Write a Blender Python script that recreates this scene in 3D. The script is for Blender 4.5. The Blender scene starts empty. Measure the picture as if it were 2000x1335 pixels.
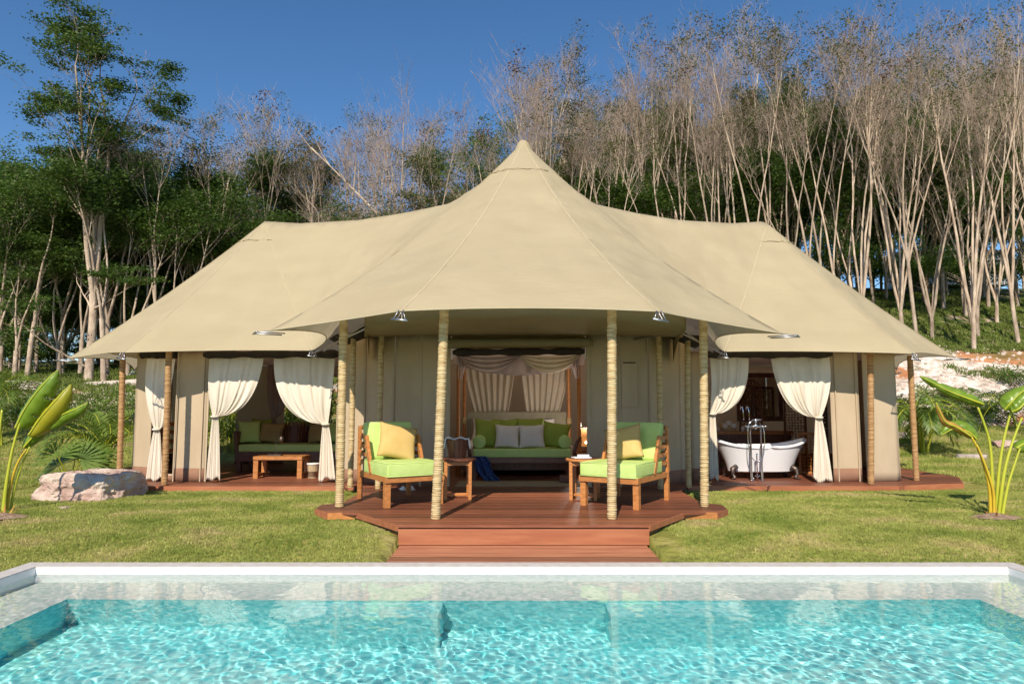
import bpy, bmesh, math, random
import numpy as np
from mathutils import Vector, Matrix, geometry
from math import radians as R, sin, cos, pi, tan, atan2, sqrt
# ------------------------------------------------------------------ camera, sky, sun, exposure
scn = bpy.context.scene
col = scn.collection
CAMZ = 1.5
F = 1333.0
PITCH = math.atan(125.5 / F)
cd = bpy.data.cameras.new('camera')
cam = bpy.data.objects.new('camera', cd); col.objects.link(cam)
cd.sensor_width = 36; cd.lens = 36 * F / 2000; cd.clip_end = 2000; cd.clip_start = 0.05
cam.location = (0, 0, CAMZ); cam.rotation_euler = (pi / 2 + PITCH, 0, 0)
scn.camera = cam
SUN = Vector((0.20, 1.0, -0.84)).normalized()
w = bpy.data.worlds.new('World'); scn.world = w; w.use_nodes = True
nt = w.node_tree; nt.nodes.clear()
sky = nt.nodes.new('ShaderNodeTexSky'); sky.sky_type = 'NISHITA'; sky.sun_disc = False
sky.sun_elevation = math.asin(-SUN.z); sky.sun_rotation = atan2(-SUN.x, -SUN.y) % (2 * pi)
sky.air_density = 0.8; sky.dust_density = 0.0; sky.ozone_density = 1.6; sky.altitude = 0
bg = nt.nodes.new('ShaderNodeBackground'); bg.inputs[1].default_value = 0.12
wo = nt.nodes.new('ShaderNodeOutputWorld')
hs_ = nt.nodes.new('ShaderNodeHueSaturation'); hs_.inputs['Saturation'].default_value = 1.22; nt.links.new(sky.outputs[0], hs_.inputs['Color']); nt.links.new(hs_.outputs[0], bg.inputs[0]); nt.links.new(bg.outputs[0], wo.inputs[0])
sd = bpy.data.lights.new('sun', 'SUN'); sd.energy = 4.6; sd.angle = R(0.5); sd.color = (1.0, 0.90, 0.76)
sun = bpy.data.objects.new('sun', sd); col.objects.link(sun); sun.location = (-3, -20, 20)
sun.rotation_euler = SUN.to_track_quat('-Z', 'Y').to_euler()
scn.view_settings.view_transform = 'Standard'; scn.view_settings.look = 'None'
scn.view_settings.exposure = 0.32; scn.view_settings.gamma = 1; scn.view_settings.use_curve_mapping = False
scn.render.engine = 'CYCLES'
cy = scn.cycles
cy.use_denoising = True; cy.max_bounces = 8; cy.transparent_max_bounces = 12; cy.diffuse_bounces = 4
cy.transmission_bounces = 6; cy.glossy_bounces = 4; cy.caustics_reflective = False; cy.caustics_refractive = False
cy.sample_clamp_indirect = 8
rng = random.Random(7)

# ------------------------------------------------------------------ measuring: a picture point at a known depth / on a known level
def wp(px, py, D):
    u = (px - 1000) / F; v = (667.5 - py) / F
    dy = cos(PITCH) - v * sin(PITCH); dz = sin(PITCH) + v * cos(PITCH)
    return Vector((u * D / dy, D, CAMZ + dz * D / dy))
def gp(px, py, z):
    u = (px - 1000) / F; v = (667.5 - py) / F
    dy = cos(PITCH) - v * sin(PITCH); dz = sin(PITCH) + v * cos(PITCH)
    t = (z - CAMZ) / dz
    return Vector((u * t, dy * t, z))

# ------------------------------------------------------------------ materials
def lin(h):
    if isinstance(h, str):
        c = [int(h[i:i+2], 16) / 255 for i in (0, 2, 4)]
        return tuple(x / 12.92 if x < .04045 else ((x + .055) / 1.055) ** 2.4 for x in c)
    return h
_M = {}
def mat(name, c1, c2=None, rough=.7, scale=8., bump=.0, bscale=None, stretch=(1, 1, 1), metal=0., spec=.5, trans=0., coat=0.,
        detail=5., obj_random=0., contrast=(.35, .65), tcol=None):
    if name in _M: return _M[name]
    m = bpy.data.materials.new(name); m.use_nodes = True; n = m.node_tree.nodes; l = m.node_tree.links
    bs = n['Principled BSDF']; out = n['Material Output']
    c1 = lin(c1); c2 = lin(c2) if c2 else c1
    tc = n.new('ShaderNodeTexCoord'); mp = n.new('ShaderNodeMapping'); mp.inputs['Scale'].default_value = stretch
    l.new(tc.outputs['Object'], mp.inputs[0])
    no = n.new('ShaderNodeTexNoise'); no.inputs['Scale'].default_value = scale; no.inputs['Detail'].default_value = detail
    l.new(mp.outputs[0], no.inputs['Vector'])
    rp = n.new('ShaderNodeValToRGB'); rp.color_ramp.elements[0].position = contrast[0]; rp.color_ramp.elements[1].position = contrast[1]
    rp.color_ramp.elements[0].color = (*c1, 1); rp.color_ramp.elements[1].color = (*c2, 1)
    l.new(no.outputs['Fac'], rp.inputs[0])
    csock = rp.outputs[0]
    if obj_random:
        oi = n.new('ShaderNodeObjectInfo'); hs = n.new('ShaderNodeHueSaturation')
        mr = n.new('ShaderNodeMapRange'); mr.inputs['To Min'].default_value = 1 - obj_random; mr.inputs['To Max'].default_value = 1 + obj_random
        l.new(oi.outputs['Random'], mr.inputs[0]); l.new(mr.outputs[0], hs.inputs['Value']); l.new(csock, hs.inputs['Color'])
        csock = hs.outputs[0]
    l.new(csock, bs.inputs['Base Color'])
    bs.inputs['Roughness'].default_value = rough; bs.inputs['Metallic'].default_value = metal
    bs.inputs['Specular IOR Level'].default_value = spec; bs.inputs['Coat Weight'].default_value = coat
    if bump:
        nb = n.new('ShaderNodeTexNoise'); nb.inputs['Scale'].default_value = bscale or scale * 3; nb.inputs['Detail'].default_value = 6
        l.new(mp.outputs[0], nb.inputs['Vector'])
        bp = n.new('ShaderNodeBump'); bp.inputs['Strength'].default_value = 1; bp.inputs['Distance'].default_value = bump
        l.new(nb.outputs['Fac'], bp.inputs['Height']); l.new(bp.outputs[0], bs.inputs['Normal'])
    if trans:
        tr = n.new('ShaderNodeBsdfTranslucent'); mx = n.new('ShaderNodeMixShader'); mx.inputs[0].default_value = trans
        if tcol: tr.inputs['Color'].default_value = (*lin(tcol), 1)
        else: l.new(csock, tr.inputs['Color'])
        l.new(bs.outputs[0], mx.inputs[1]); l.new(tr.outputs[0], mx.inputs[2]); l.new(mx.outputs[0], out.inputs[0])
    m['_c'] = 1
    _M[name] = m
    return m

CANVAS = mat('roof canvas', (.51, .428, .272), (.565, .478, .307), rough=.85, scale=.9, bump=.003, bscale=9, stretch=(1, 1, 3), trans=.30, tcol=(.75, .62, .42), contrast=(.3, .7), spec=.2)
def add_weave(m, sc=60, d=.0015):
    n = m.node_tree.nodes; l = m.node_tree.links; bs = n['Principled BSDF']
    tc = n.new('ShaderNodeTexCoord'); mp = n.new('ShaderNodeMapping'); mp.inputs['Scale'].default_value = (.25, .5, 1.6)
    no = n.new('ShaderNodeTexNoise'); no.inputs['Scale'].default_value = sc; no.inputs['Detail'].default_value = 3
    bp = n.new('ShaderNodeBump'); bp.inputs['Distance'].default_value = d
    l.new(tc.outputs['Object'], mp.inputs[0]); l.new(mp.outputs[0], no.inputs['Vector']); l.new(no.outputs['Fac'], bp.inputs['Height'])
    old = [k for k in m.node_tree.links if k.to_socket == bs.inputs['Normal']]
    if old: l.new(old[0].from_socket, bp.inputs['Normal'])
    l.new(bp.outputs[0], bs.inputs['Normal'])
add_weave(CANVAS, 20, .007)
SEAMM = mat('seam canvas', (.46, .39, .25), (.51, .43, .28), rough=.9, spec=.2)
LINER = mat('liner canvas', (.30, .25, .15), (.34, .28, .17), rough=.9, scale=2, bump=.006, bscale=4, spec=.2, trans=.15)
WALL = mat('wall canvas', (.46, .36, .24), (.52, .41, .28), rough=.9, scale=3, bump=.006, bscale=5, stretch=(1, 1, .4), spec=.15)
WALLIN = mat('inner wall cloth', (.50, .42, .38), (.55, .47, .42), rough=.9, scale=2, bump=.01, bscale=5, stretch=(3, 3, .3), spec=.15, trans=.7, tcol=(.8, .7, .62))
SKIRT = mat('brown skirting canvas', (.26, .14, .09), (.31, .17, .11), rough=.9, scale=5, bump=.004, spec=.15)
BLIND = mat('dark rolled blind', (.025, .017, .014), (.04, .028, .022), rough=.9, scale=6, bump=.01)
LINEN = mat('cream linen', (.74, .66, .54), (.82, .74, .63), rough=.9, scale=4, bump=.004, bscale=14, stretch=(1, 1, .35), trans=.12, spec=.15)
SHEER = mat('mauve sheer cloth', (.72, .63, .64), (.78, .70, .70), rough=.9, scale=4, bump=.004, bscale=14, stretch=(1, 1, .35), trans=.5, spec=.1)
ROPE = mat('rope', (.46, .32, .15), (.66, .52, .30), rough=.95, scale=16, bump=.006, bscale=90, stretch=(.3, .3, 2.2), spec=.15)
ROPEB = mat('brown cord', (.33, .18, .08), (.50, .31, .15), rough=.95, scale=16, bump=.004, bscale=90, stretch=(.3, .3, 2.2), spec=.15)
POLEW = mat('pole wood', (.34, .17, .07), (.50, .28, .12), rough=.7, scale=9, bump=.003, stretch=(1, 1, 4))
DECKW = mat('deck hardwood', (.15, .045, .02), (.25, .085, .04), rough=.5, scale=5, bump=.0015, bscale=30, stretch=(.5, 7, 7), obj_random=.42, contrast=(.3, .7))
STEPW = mat('step hardwood', (.30, .11, .055), (.45, .19, .10), rough=.5, scale=4, bump=.0015, bscale=30, stretch=(.5, 7, 7), obj_random=.34, contrast=(.3, .7))
FASC = mat('fascia board', (.33, .105, .045), (.40, .15, .065), rough=.55, scale=4, bump=.001, stretch=(.5, 4, 4), obj_random=.12)
TEAK = mat('teak', (.40, .15, .04), (.55, .23, .07), rough=.42, scale=9, bump=.001, bscale=40, stretch=(1.2, 1.2, 4), obj_random=.1)
DARKW = mat('dark wood', (.10, .035, .02), (.17, .06, .03), rough=.4, scale=7, bump=.001, stretch=(4, 1, 1))
LIME = mat('lime cloth', (.48, .63, .19), (.54, .68, .24), rough=.9, scale=7, bump=.007, bscale=7, spec=.15)
OLIVE = mat('olive cloth', (.25, .30, .04), (.30, .35, .055), rough=.8, scale=6, bump=.004, bscale=12, spec=.3)
YELLOW = mat('ochre cloth', (.55, .37, .13), (.60, .42, .16), rough=.85, scale=6, bump=.004, bscale=14, spec=.2)
TANC = mat('tan cloth', (.30, .20, .07), (.36, .24, .09), rough=.85, scale=6, bump=.004, bscale=14)
CREAMC = mat('pale cushion cloth', (.66, .58, .52), (.72, .65, .58), rough=.9, scale=6, bump=.004, bscale=14)
WHITEC = mat('white cotton', (.80, .78, .76), (.84, .82, .80), rough=.9, scale=5, bump=.005, bscale=12)
STEEL = mat('steel', (.40, .40, .41), (.48, .48, .50), rough=.42, metal=1)
CHROME = mat('chrome', (.75, .75, .78), rough=.08, metal=1)
IRON = mat('dark iron', (.10, .08, .07), (.16, .12, .10), rough=.4, metal=.8, scale=20, bump=.004)
ENAMEL = mat('white enamel', (.84, .83, .84), (.86, .85, .86), rough=.15, coat=.5)
HEADB = mat('headboard cloth', (.33, .31, .22), (.38, .35, .26), rough=.9, scale=12, bump=.002)
NAVY = mat('navy patterned cloth', (.012, .03, .11), (.05, .11, .30), rough=.9, scale=40, contrast=(.5, .56))
WICKER = mat('wicker', (.50, .36, .20), (.68, .52, .32), rough=.8, scale=30, bump=.01, bscale=60, stretch=(1, 1, 3))
RUG = mat('floor mat', (.30, .25, .15), (.36, .30, .19), rough=.95, scale=30, bump=.003, bscale=90)
BARK = mat('pale bark', (.30, .22, .16), (.56, .45, .34), rough=.95, scale=3.5, bump=.03, bscale=14, stretch=(1, 1, .35), spec=.1, obj_random=.22)
TWIG = mat('twig bark', (.32, .235, .185), (.48, .38, .31), rough=.95, scale=2, spec=.1, obj_random=.2)
LEAFD = mat('dark leaf', (.045, .095, .014), (.11, .17, .028), rough=.55, scale=.9, trans=.3, spec=.3, obj_random=.3, tcol=(.07, .14, .015))
LEAFO = mat('olive leaf', (.06, .08, .018), (.12, .13, .032), rough=.6, scale=.9, trans=.3, spec=.3, obj_random=.3, tcol=(.14, .15, .03))
LEAFB = mat('dry leaf', (.13, .06, .045), (.20, .12, .07), rough=.8, scale=1.5, trans=.2, spec=.2)
PALMG = mat('palm leaf', (.10, .18, .025), (.19, .27, .05), rough=.45, scale=3, trans=.3, tcol=(.22, .30, .04))
BANANA = mat('broad leaf', (.16, .27, .02), (.24, .36, .04), rough=.32, scale=14, bump=.003, bscale=20, stretch=(1, 1, 1), trans=.3, tcol=(.40, .50, .03), spec=.5)
BANANAY = mat('yellowing broad leaf', (.36, .36, .02), (.45, .40, .03), rough=.4, scale=5, bump=.002, trans=.3, tcol=(.6, .5, .04))
DRYLEAF = mat('withered leaf', (.42, .17, .04), (.55, .33, .06), rough=.7, scale=9, bump=.004, trans=.2, tcol=(.6, .3, .05))
STALK = mat('yellow green stalk', (.42, .46, .03), (.56, .56, .05), rough=.4, scale=4, trans=.1, stretch=(1, 1, .3))
STALKY = mat('orange yellow stalk', (.62, .42, .03), (.70, .50, .04), rough=.4, scale=4, trans=.1)
COPING = mat('coping stone', (.52, .47, .43), (.60, .56, .52), rough=.8, scale=14, bump=.001, spec=.3)
POOLW = mat('pool white render', (.78, .77, .76), (.80, .79, .78), rough=.7, scale=10)
STONE = mat('boulder stone', (.42, .27, .22), (.70, .58, .47), rough=.95, scale=3.2, bump=.09, bscale=9, spec=.15, detail=8)
STONEG = mat('grey stone', (.36, .30, .27), (.52, .44, .38), rough=.95, scale=4, bump=.03, bscale=10, spec=.15)
GLASSM = mat('mirror glass', (.7, .7, .7), rough=.03, metal=1)
PAPER = mat('paper', (.8, .8, .82), rough=.6)

# ------------------------------------------------------------------ mesh building
class MB:
    def __init__(s): s.v = []; s.f = []
    def add(s, vs, fs):
        o = len(s.v); s.v += [tuple(p) for p in vs]; s.f += [tuple(i + o for i in f) for f in fs]; return s
    def box(s, c, d, rot=None, taper=1.0):
        hx, hy, hz = d[0] / 2, d[1] / 2, d[2] / 2
        vs = []
        for z in (-1, 1):
            k = taper if z < 0 else 1
            for x, y in ((-1, -1), (1, -1), (1, 1), (-1, 1)): vs.append(Vector((x * hx * k, y * hy * k, z * hz)))
        if rot is not None: vs = [rot @ p for p in vs]
        c = Vector(c)
        return s.add([p + c for p in vs], [(3, 2, 1, 0), (4, 5, 6, 7), (0, 1, 5, 4), (1, 2, 6, 5), (2, 3, 7, 6), (3, 0, 4, 7)])
    def bar(s, a, b, w, h):
        a = Vector(a); b = Vector(b); d = b - a; L = d.length
        q = d.to_track_quat('Z', 'Y').to_matrix()
        return s.box((a + b) / 2, (w, h, L), q)
    def tube(s, pts, r, seg=8, caps=True):
        pts = [Vector(p) for p in pts]; n = len(pts)
        if not hasattr(r, '__len__'): r = [r] * n
        vs = []; up = None
        for i, p in enumerate(pts):
            t = (pts[min(i + 1, n - 1)] - pts[max(i - 1, 0)])
            if t.length < 1e-9: t = Vector((0, 0, 1))
            t.normalize()
            if up is None: up = Vector((1, 0, 0)) if abs(t.x) < .8 else Vector((0, 1, 0))
            a = t.cross(up)
            if a.length < 1e-6: a = t.orthogonal()
            a.normalize(); b = t.cross(a); up = -b if False else up
            for k in range(seg):
                th = 2 * pi * k / seg
                vs.append(p + (a * cos(th) + b * sin(th)) * r[i])
        fs = []
        for i in range(n - 1):
            for k in range(seg):
                k2 = (k + 1) % seg
                fs.append((i * seg + k, i * seg + k2, (i + 1) * seg + k2, (i + 1) * seg + k))
        if caps:
            fs.append(tuple(range(seg - 1, -1, -1))); fs.append(tuple((n - 1) * seg + k for k in range(seg)))
        return s.add(vs, fs)
    def lathe(s, prof, c=(0, 0, 0), seg=20, a=1., b=1.):
        c = Vector(c); vs = []
        for r, z in prof:
            for k in range(seg):
                th = 2 * pi * k / seg
                vs.append(c + Vector((r * a * cos(th), r * b * sin(th), z)))
        fs = [(i * seg + k, i * seg + (k + 1) % seg, (i + 1) * seg + (k + 1) % seg, (i + 1) * seg + k) for i in range(len(prof) - 1) for k in range(seg)]
        if prof[0][0] > 1e-5: fs.append(tuple(range(seg - 1, -1, -1)))
        if prof[-1][0] > 1e-5: fs.append(tuple((len(prof) - 1) * seg + k for k in range(seg)))
        return s.add(vs, fs)
    def grid(s, fn, nu, nv, both=0.):
        vs = [fn(i / nu, j / nv) for j in range(nv + 1) for i in range(nu + 1)]
        fs = [(j * (nu + 1) + i, j * (nu + 1) + i + 1, (j + 1) * (nu + 1) + i + 1, (j + 1) * (nu + 1) + i) for j in range(nv) for i in range(nu)]
        return s.add(vs, fs)
    def prism(s, poly, z0, z1):
        n = len(poly)
        vs = [(p[0], p[1], z0) for p in poly] + [(p[0], p[1], z1) for p in poly]
        fs = [tuple(range(n - 1, -1, -1)), tuple(range(n, 2 * n))] + [(i, (i + 1) % n, n + (i + 1) % n, n + i) for i in range(n)]
        return s.add(vs, fs)
    def build(s, name, m, parent=None, smooth=False, local=False, bevel=0., sol=0., bseg=2):
        me = bpy.data.meshes.new(name)
        off = Vector((0, 0, 0))
        if parent is not None and not local:
            q = parent
            while q is not None: off += q.location; q = q.parent
        vs = s.v if off.length == 0 else [(p[0] - off.x, p[1] - off.y, p[2] - off.z) for p in s.v]
        me.from_pydata([tuple(p) for p in vs], [], s.f); me.update()
        if bevel:
            bm = bmesh.new(); bm.from_mesh(me); bmesh.ops.remove_doubles(bm, verts=bm.verts, dist=1e-6)
            bmesh.ops.bevel(bm, geom=[e for e in bm.edges if e.calc_face_angle(0) > .5], offset=bevel, segments=bseg, affect='EDGES', profile=.6)
            bm.to_mesh(me); bm.free()
        o = bpy.data.objects.new(name, me); col.objects.link(o)
        if m: me.materials.append(m)
        if parent is not None: o.parent = parent
        if smooth:
            me.polygons.foreach_set('use_smooth', [True] * len(me.polygons))
        if sol:
            md = o.modifiers.new('thickness', 'SOLIDIFY'); md.thickness = sol; md.offset = 0
        return o
def tag(o, label=None, cat=None, group=None, kind=None):
    if label: o['label'] = label
    if cat: o['category'] = cat
    if group: o['group'] = group
    if kind: o['kind'] = kind
    return o
def empty(name, loc, label=None, cat=None, group=None, rz=0):
    o = bpy.data.objects.new(name, None); col.objects.link(o); o.location = loc; o.rotation_euler = (0, 0, rz)
    o.empty_display_size = .1
    return tag(o, label, cat, group)
_kids = {}
def copy_tree(o, parent=None):
    c = o.copy(); col.objects.link(c)
    if parent is not None: c.parent = parent; c.matrix_parent_inverse = o.matrix_parent_inverse.copy()
    for ch in [x for x in KIDS(o)]: copy_tree(ch, c)
    return c
def KIDS(o): return [x for x in col.objects if x.parent == o]
# ------------------------------------------------------------------ ground
def interp(x, tab):
    if x <= tab[0][0]: return tab[0][1]
    for (a, b), (c, d) in zip(tab, tab[1:]):
        if x <= c:
            t = (x - a) / (c - a); t = t * t * (3 - 2 * t) * .35 + t * .65
            return b + (d - b) * t
    return tab[-1][1]
TR = [(6.68, 0), (7.45, .115), (8.6, .15), (12, .15), (16, .30), (20, 1.0), (23, 2.2), (27, 3.7), (35, 6.4), (45, 9.0), (60, 12), (120, 16), (400, 20)]
TL_ = [(6.68, 0), (7.45, .115), (8.6, .15), (12, .15), (16, .2), (20, 1.1), (25, 2.4), (35, 3.4), (45, 4.2), (60, 5.5), (120, 8), (400, 12)]
def hnoise(x, y):
    return (sin(x * 1.3 + 1.7 * sin(y * .6)) * .5 + sin(y * 1.7 + 1.2 * sin(x * .9 + 2)) * .5)
def gz(x, y):
    if -1.235 < x < 1.475 and 6.6 < y < 7.5: return -.04
    t = min(1, max(0, (x + 3) / 9)); t = t * t * (3 - 2 * t)
    z = interp(y, TL_) * (1 - t) + interp(y, TR) * t
    k = min(1, max(0, (y - 17) / 5))
    return z + k * (.10 * hnoise(x, y) + .05 * hnoise(x * 3.1 + 5, y * 2.7))
POOL = (-4.42, -3.0, 4.60, 6.50)   # inner water edge x0 y0 x1 y1
CW = .17
OUT = (POOL[0] - CW, POOL[1] - CW, POOL[2] + CW, POOL[3] + CW)
def lines(a, b, step, extra=()):
    n = int((b - a) / step); return sorted(set([a + i * (b - a) / n for i in range(n + 1)] + list(extra)))
xs = sorted(set([-400, -200, -120, -80, -60, -45] + lines(-36, 36, .45, (OUT[0], OUT[2], -1.24, -1.22, 1.46, 1.48)) + [45, 60, 80, 120, 200, 400]))
ys = sorted(set([-400, -150, -60, -30, -15, -8] + [OUT[1], OUT[3], 0] + lines(OUT[3], 44, .45, (6.69, 6.9, 7.1, 7.3, 7.45, 7.6, 7.9)) + [46, 50, 55, 62, 72, 90, 120, 180, 260, 400]))
g = MB(); idx = {}
for j, y in enumerate(ys):
    for i, x in enumerate(xs): g.v.append((x, y, gz(x, y)))
nx = len(xs)
for j in range(len(ys) - 1):
    for i in range(nx - 1):
        cx = (xs[i] + xs[i+1]) / 2; cyy = (ys[j] + ys[j+1]) / 2
        if OUT[0] < cx < OUT[2] and OUT[1] < cyy < OUT[3]: continue
        g.f.append((j * nx + i, j * nx + i + 1, (j + 1) * nx + i + 1, (j + 1) * nx + i))
def ground_mat():
    m = bpy.data.materials.new('ground'); m.use_nodes = True; n = m.node_tree.nodes; l = m.node_tree.links; bs = n['Principled BSDF']
    ge = n.new('ShaderNodeNewGeometry'); sp = n.new('ShaderNodeSeparateXYZ'); l.new(ge.outputs['Position'], sp.inputs[0])
    def noise(sc, det=5, dist=0):
        a = n.new('ShaderNodeTexNoise'); a.inputs['Scale'].default_value = sc; a.inputs['Detail'].default_value = det; a.inputs['Distortion'].default_value = dist
        l.new(ge.outputs['Position'], a.inputs['Vector']); return a.outputs['Fac']
    def ramp(s, stops):
        r = n.new('ShaderNodeValToRGB'); e = r.color_ramp.elements
        e[0].position, e[0].color = stops[0][0], (*stops[0][1], 1); e[1].position, e[1].color = stops[-1][0], (*stops[-1][1], 1)
        for p, c in stops[1:-1]:
            q = e.new(p); q.color = (*c, 1)
        l.new(s, r.inputs[0]); return r.outputs[0]
    def mix(f, a, b):
        x = n.new('ShaderNodeMix'); x.data_type = 'RGBA'; l.new(f, x.inputs[0]); l.new(a, x.inputs[6]); l.new(b, x.inputs[7]); return x.outputs[2]
    def mth(op, a, b=None, c=None):
        x = n.new('ShaderNodeMath'); x.operation = op
        for i, q in enumerate((a, b, c)):
            if q is None: continue
            if isinstance(q, (int, float)): x.inputs[i].default_value = q
            else: l.new(q, x.inputs[i])
        return x.outputs[0]
    lawn = ramp(noise(1.4, 8, .6), [(.3, (.15, .17, .035)), (.5, (.26, .25, .06)), (.66, (.45, .36, .16))])
    rock = ramp(noise(2.2, 10, .8), [(.28, (.30, .20, .14)), (.43, (.60, .49, .39)), (.58, (.78, .70, .60))])
    soil = ramp(noise(1.2, 6), [(.3, (.42, .17, .07)), (.7, (.58, .30, .15))])
    wood = ramp(noise(1.1, 9, .5), [(.36, (.045, .075, .012)), (.52, (.10, .13, .03)), (.6, (.32, .24, .16)), (.72, (.5, .42, .34))])
    # rocky bank between the lawn and the wood, by distance with a wandering edge
    wob = mth('MULTIPLY', mth('SUBTRACT', noise(.35, 4), .5), 9)
    yy = mth('ADD', sp.outputs['Y'], wob)
    f1 = n.new('ShaderNodeMapRange'); f1.inputs[1].default_value = 18.8; f1.inputs[2].default_value = 19.8; l.new(mth('ADD', sp.outputs['Y'], mth('MULTIPLY', mth('SUBTRACT', noise(1.1, 4), .5), 3)), f1.inputs[0])
    f2 = n.new('ShaderNodeMapRange'); f2.inputs[1].default_value = 26.0; f2.inputs[2].default_value = 28.0; l.new(yy, f2.inputs[0])
    sn = n.new('ShaderNodeMapRange'); sn.inputs[1].default_value = .56; sn.inputs[2].default_value = .60; l.new(noise(.28, 2), sn.inputs[0])
    # green tufts patches on the bank
    pn = n.new('ShaderNodeMapRange'); pn.inputs[1].default_value = .60; pn.inputs[2].default_value = .66; l.new(noise(.8, 6), pn.inputs[0])
    bank = mix(pn.outputs[0], mix(sn.outputs[0], rock, soil), wood)
    c = mix(f2.outputs[0], mix(f1.outputs[0], lawn, bank), wood)
    l.new(c, bs.inputs['Base Color']); bs.inputs['Roughness'].default_value = 1; bs.inputs['Specular IOR Level'].default_value = .1
    bp = n.new('ShaderNodeBump'); bp.inputs['Distance'].default_value = .12; l.new(noise(5, 10), bp.inputs['Height'])
    bp.inputs['Strength'].default_value = .9; l.new(bp.outputs[0], bs.inputs['Normal'])
    return m
GROUND = ground_mat()
tag(g.build('ground', GROUND, smooth=True), 'mown lawn in front rising to a rocky bank and wooded hillside', kind='structure')

# ------------------------------------------------------------------ deck polygons (top level DZ)
DZ = .24
def P2(px, py, z=DZ): q = gp(px, py, z); return (q.x, q.y)
main_poly = [(-1.21, 7.43), (1.46, 7.43), P2(1338, 999), P2(1400, 999), P2(1420, 993), P2(1412, 985), P2(1372, 982), P2(1330, 958), (2.75, 11.02), (-2.45, 11.02), P2(706, 960), P2(666, 982), P2(626, 985), P2(617, 992), P2(640, 1000), P2(694, 999)]
def row_spans(poly, y):
    xs_ = []
    n = len(poly)
    for i in range(n):
        (x0, y0), (x1, y1) = poly[i], poly[(i + 1) % n]
        if (y0 <= y < y1) or (y1 <= y < y0): xs_.append(x0 + (x1 - x0) * (y - y0) / (y1 - y0))
    xs_.sort(); return list(zip(xs_[::2], xs_[1::2]))
def plank_deck(poly, root, wood, ztop, th, pw, y0, y1, name='plank'):
    y = y0; k = 0
    while y < y1 - .02:
        ye = min(y + pw, y1)
        a = row_spans(poly, y + .004); b = row_spans(poly, ye - .008)
        if a and b and len(a) == len(b):
            for (xa0, xa1), (xb0, xb1) in zip(a, b):
                m = MB(); dz = rng.uniform(-.0015, .0015)
                m.prism([(xa0, y), (xa1, y), (xb1, ye - .007), (xb0, ye - .007)], ztop - th, ztop + dz)
                o = m.build(name, wood, root, bevel=.003, bseg=1)
        y = ye; k += 1
def fascia(pts, root, zt, zb, th=.03):
    for (a, b) in zip(pts, pts[1:]):
        m = MB(); a = Vector((*a, 0)); b = Vector((*b, 0)); d = (b - a); n_ = Vector((d.y, -d.x, 0)).normalized() * th
        m.prism([a.xy, b.xy, (b + n_).xy, (a + n_).xy][::-1], zb, zt); m.build('fascia_board', FASC, root)
deck = empty('timber_deck', (.12, 9, .1), 'raised red brown hardwood porch deck in front of the bedroom, with two armchairs on it', 'deck')
plank_deck(main_poly, deck, DECKW, DZ, .03, .118, 7.43, 10.99)
sub = MB(); sub.prism([(x * .985 + .002, 9 + (y - 9) * .985) for x, y in main_poly], .02, DZ - .036); sub.build('deck_frame', DARKW, deck)
fascia([main_poly[0], main_poly[1]], deck, DZ - .04, .035, .012)
fascia([main_poly[-1], main_poly[0]], deck, DZ - .004, DZ - .065, .014)
fascia([main_poly[1], main_poly[2]], deck, DZ - .004, DZ - .065, .014)
pads = ((main_poly[2], main_poly[3], main_poly[4]), (main_poly[13], main_poly[14], main_poly[15]))
for ps in pads:
    for a, b in zip(ps, ps[1:]):
        d = Vector((b[0] - a[0], b[1] - a[1], 0)); n_ = Vector((d.y, -d.x, 0)).normalized() * .014
        m = MB(); m.prism([a, b, (b[0] + n_.x, b[1] + n_.y), (a[0] + n_.x, a[1] + n_.y)][::-1], DZ - .085, DZ - .004)
        m.build('fascia_board', TEAK if abs(d.y) < .1 else FASC, deck)
step = empty('timber_step', (.12, 7, .0), 'low red brown timber step between the porch deck and the pool edge', 'step')
sp_ = [(-1.21, 7.41), (1.45, 7.41), (1.45, 6.685), (-1.21, 6.685)]
y = 6.685
while y < 7.38:
    m = MB(); m.prism([(-1.195 + rng.uniform(-.004, .004), y), (1.43 + rng.uniform(-.004, .004), y), (1.43, y + .097), (-1.195, y + .097)], -.01, .032 + rng.uniform(-.001, .001))
    m.build('plank', STEPW, step, bevel=.003, bseg=1); y += .1035

def wing_deck(poly, label, y0, y1):
    r = empty('timber_deck', (sum(p[0] for p in poly) / len(poly), y0 + .5, .1), label, 'deck')
    plank_deck(poly, r, DECKW, DZ, .03, .118, y0, y1)
    m = MB(); cx = sum(p[0] for p in poly) / len(poly); cyy = sum(p[1] for p in poly) / len(poly)
    m.prism([(cx + (x - cx) * .99, cyy + (y - cyy) * .99) for x, y in poly], .03, DZ - .034); m.build('deck_frame', DARKW, r)
    return r
lp = [(-7.25, 11.6), (-6.05, 11.03), (-2.50, 11.03), (-2.50, 15.5), (-8.0, 15.5), (-8.0, 12.4)]
rp_ = [(2.80, 11.03), (6.15, 11.03), (6.3, 11.15), (7.45, 11.45), (8.0, 12.4), (8.0, 15.5), (2.80, 15.5)]
ld = wing_deck(lp, 'red brown timber floor of the lounge wing behind the boulder', 11.03, 15.5)
rd = wing_deck(rp_, 'red brown timber floor of the bathroom wing with the white tub on it', 11.03, 15.5)
fascia([lp[0], lp[1]], ld, DZ - .004, DZ - .12, .014); fascia([lp[1], lp[2]], ld, DZ - .004, DZ - .12, .014)
fascia([rp_[0], rp_[1]], rd, DZ - .004, DZ - .12, .014); fascia([rp_[1], rp_[2], rp_[3], rp_[4]], rd, DZ - .004, DZ - .12, .014)
bd = empty('bedroom_floor', (.1, 12, .1)); tag(bd, kind='structure')
m = MB(); m.prism([(-2.49, 11.03), (2.79, 11.03), (2.79, 16.2), (-2.49, 16.2)], .02, DZ - .03); m.build('floor_frame', DARKW, bd)
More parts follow.
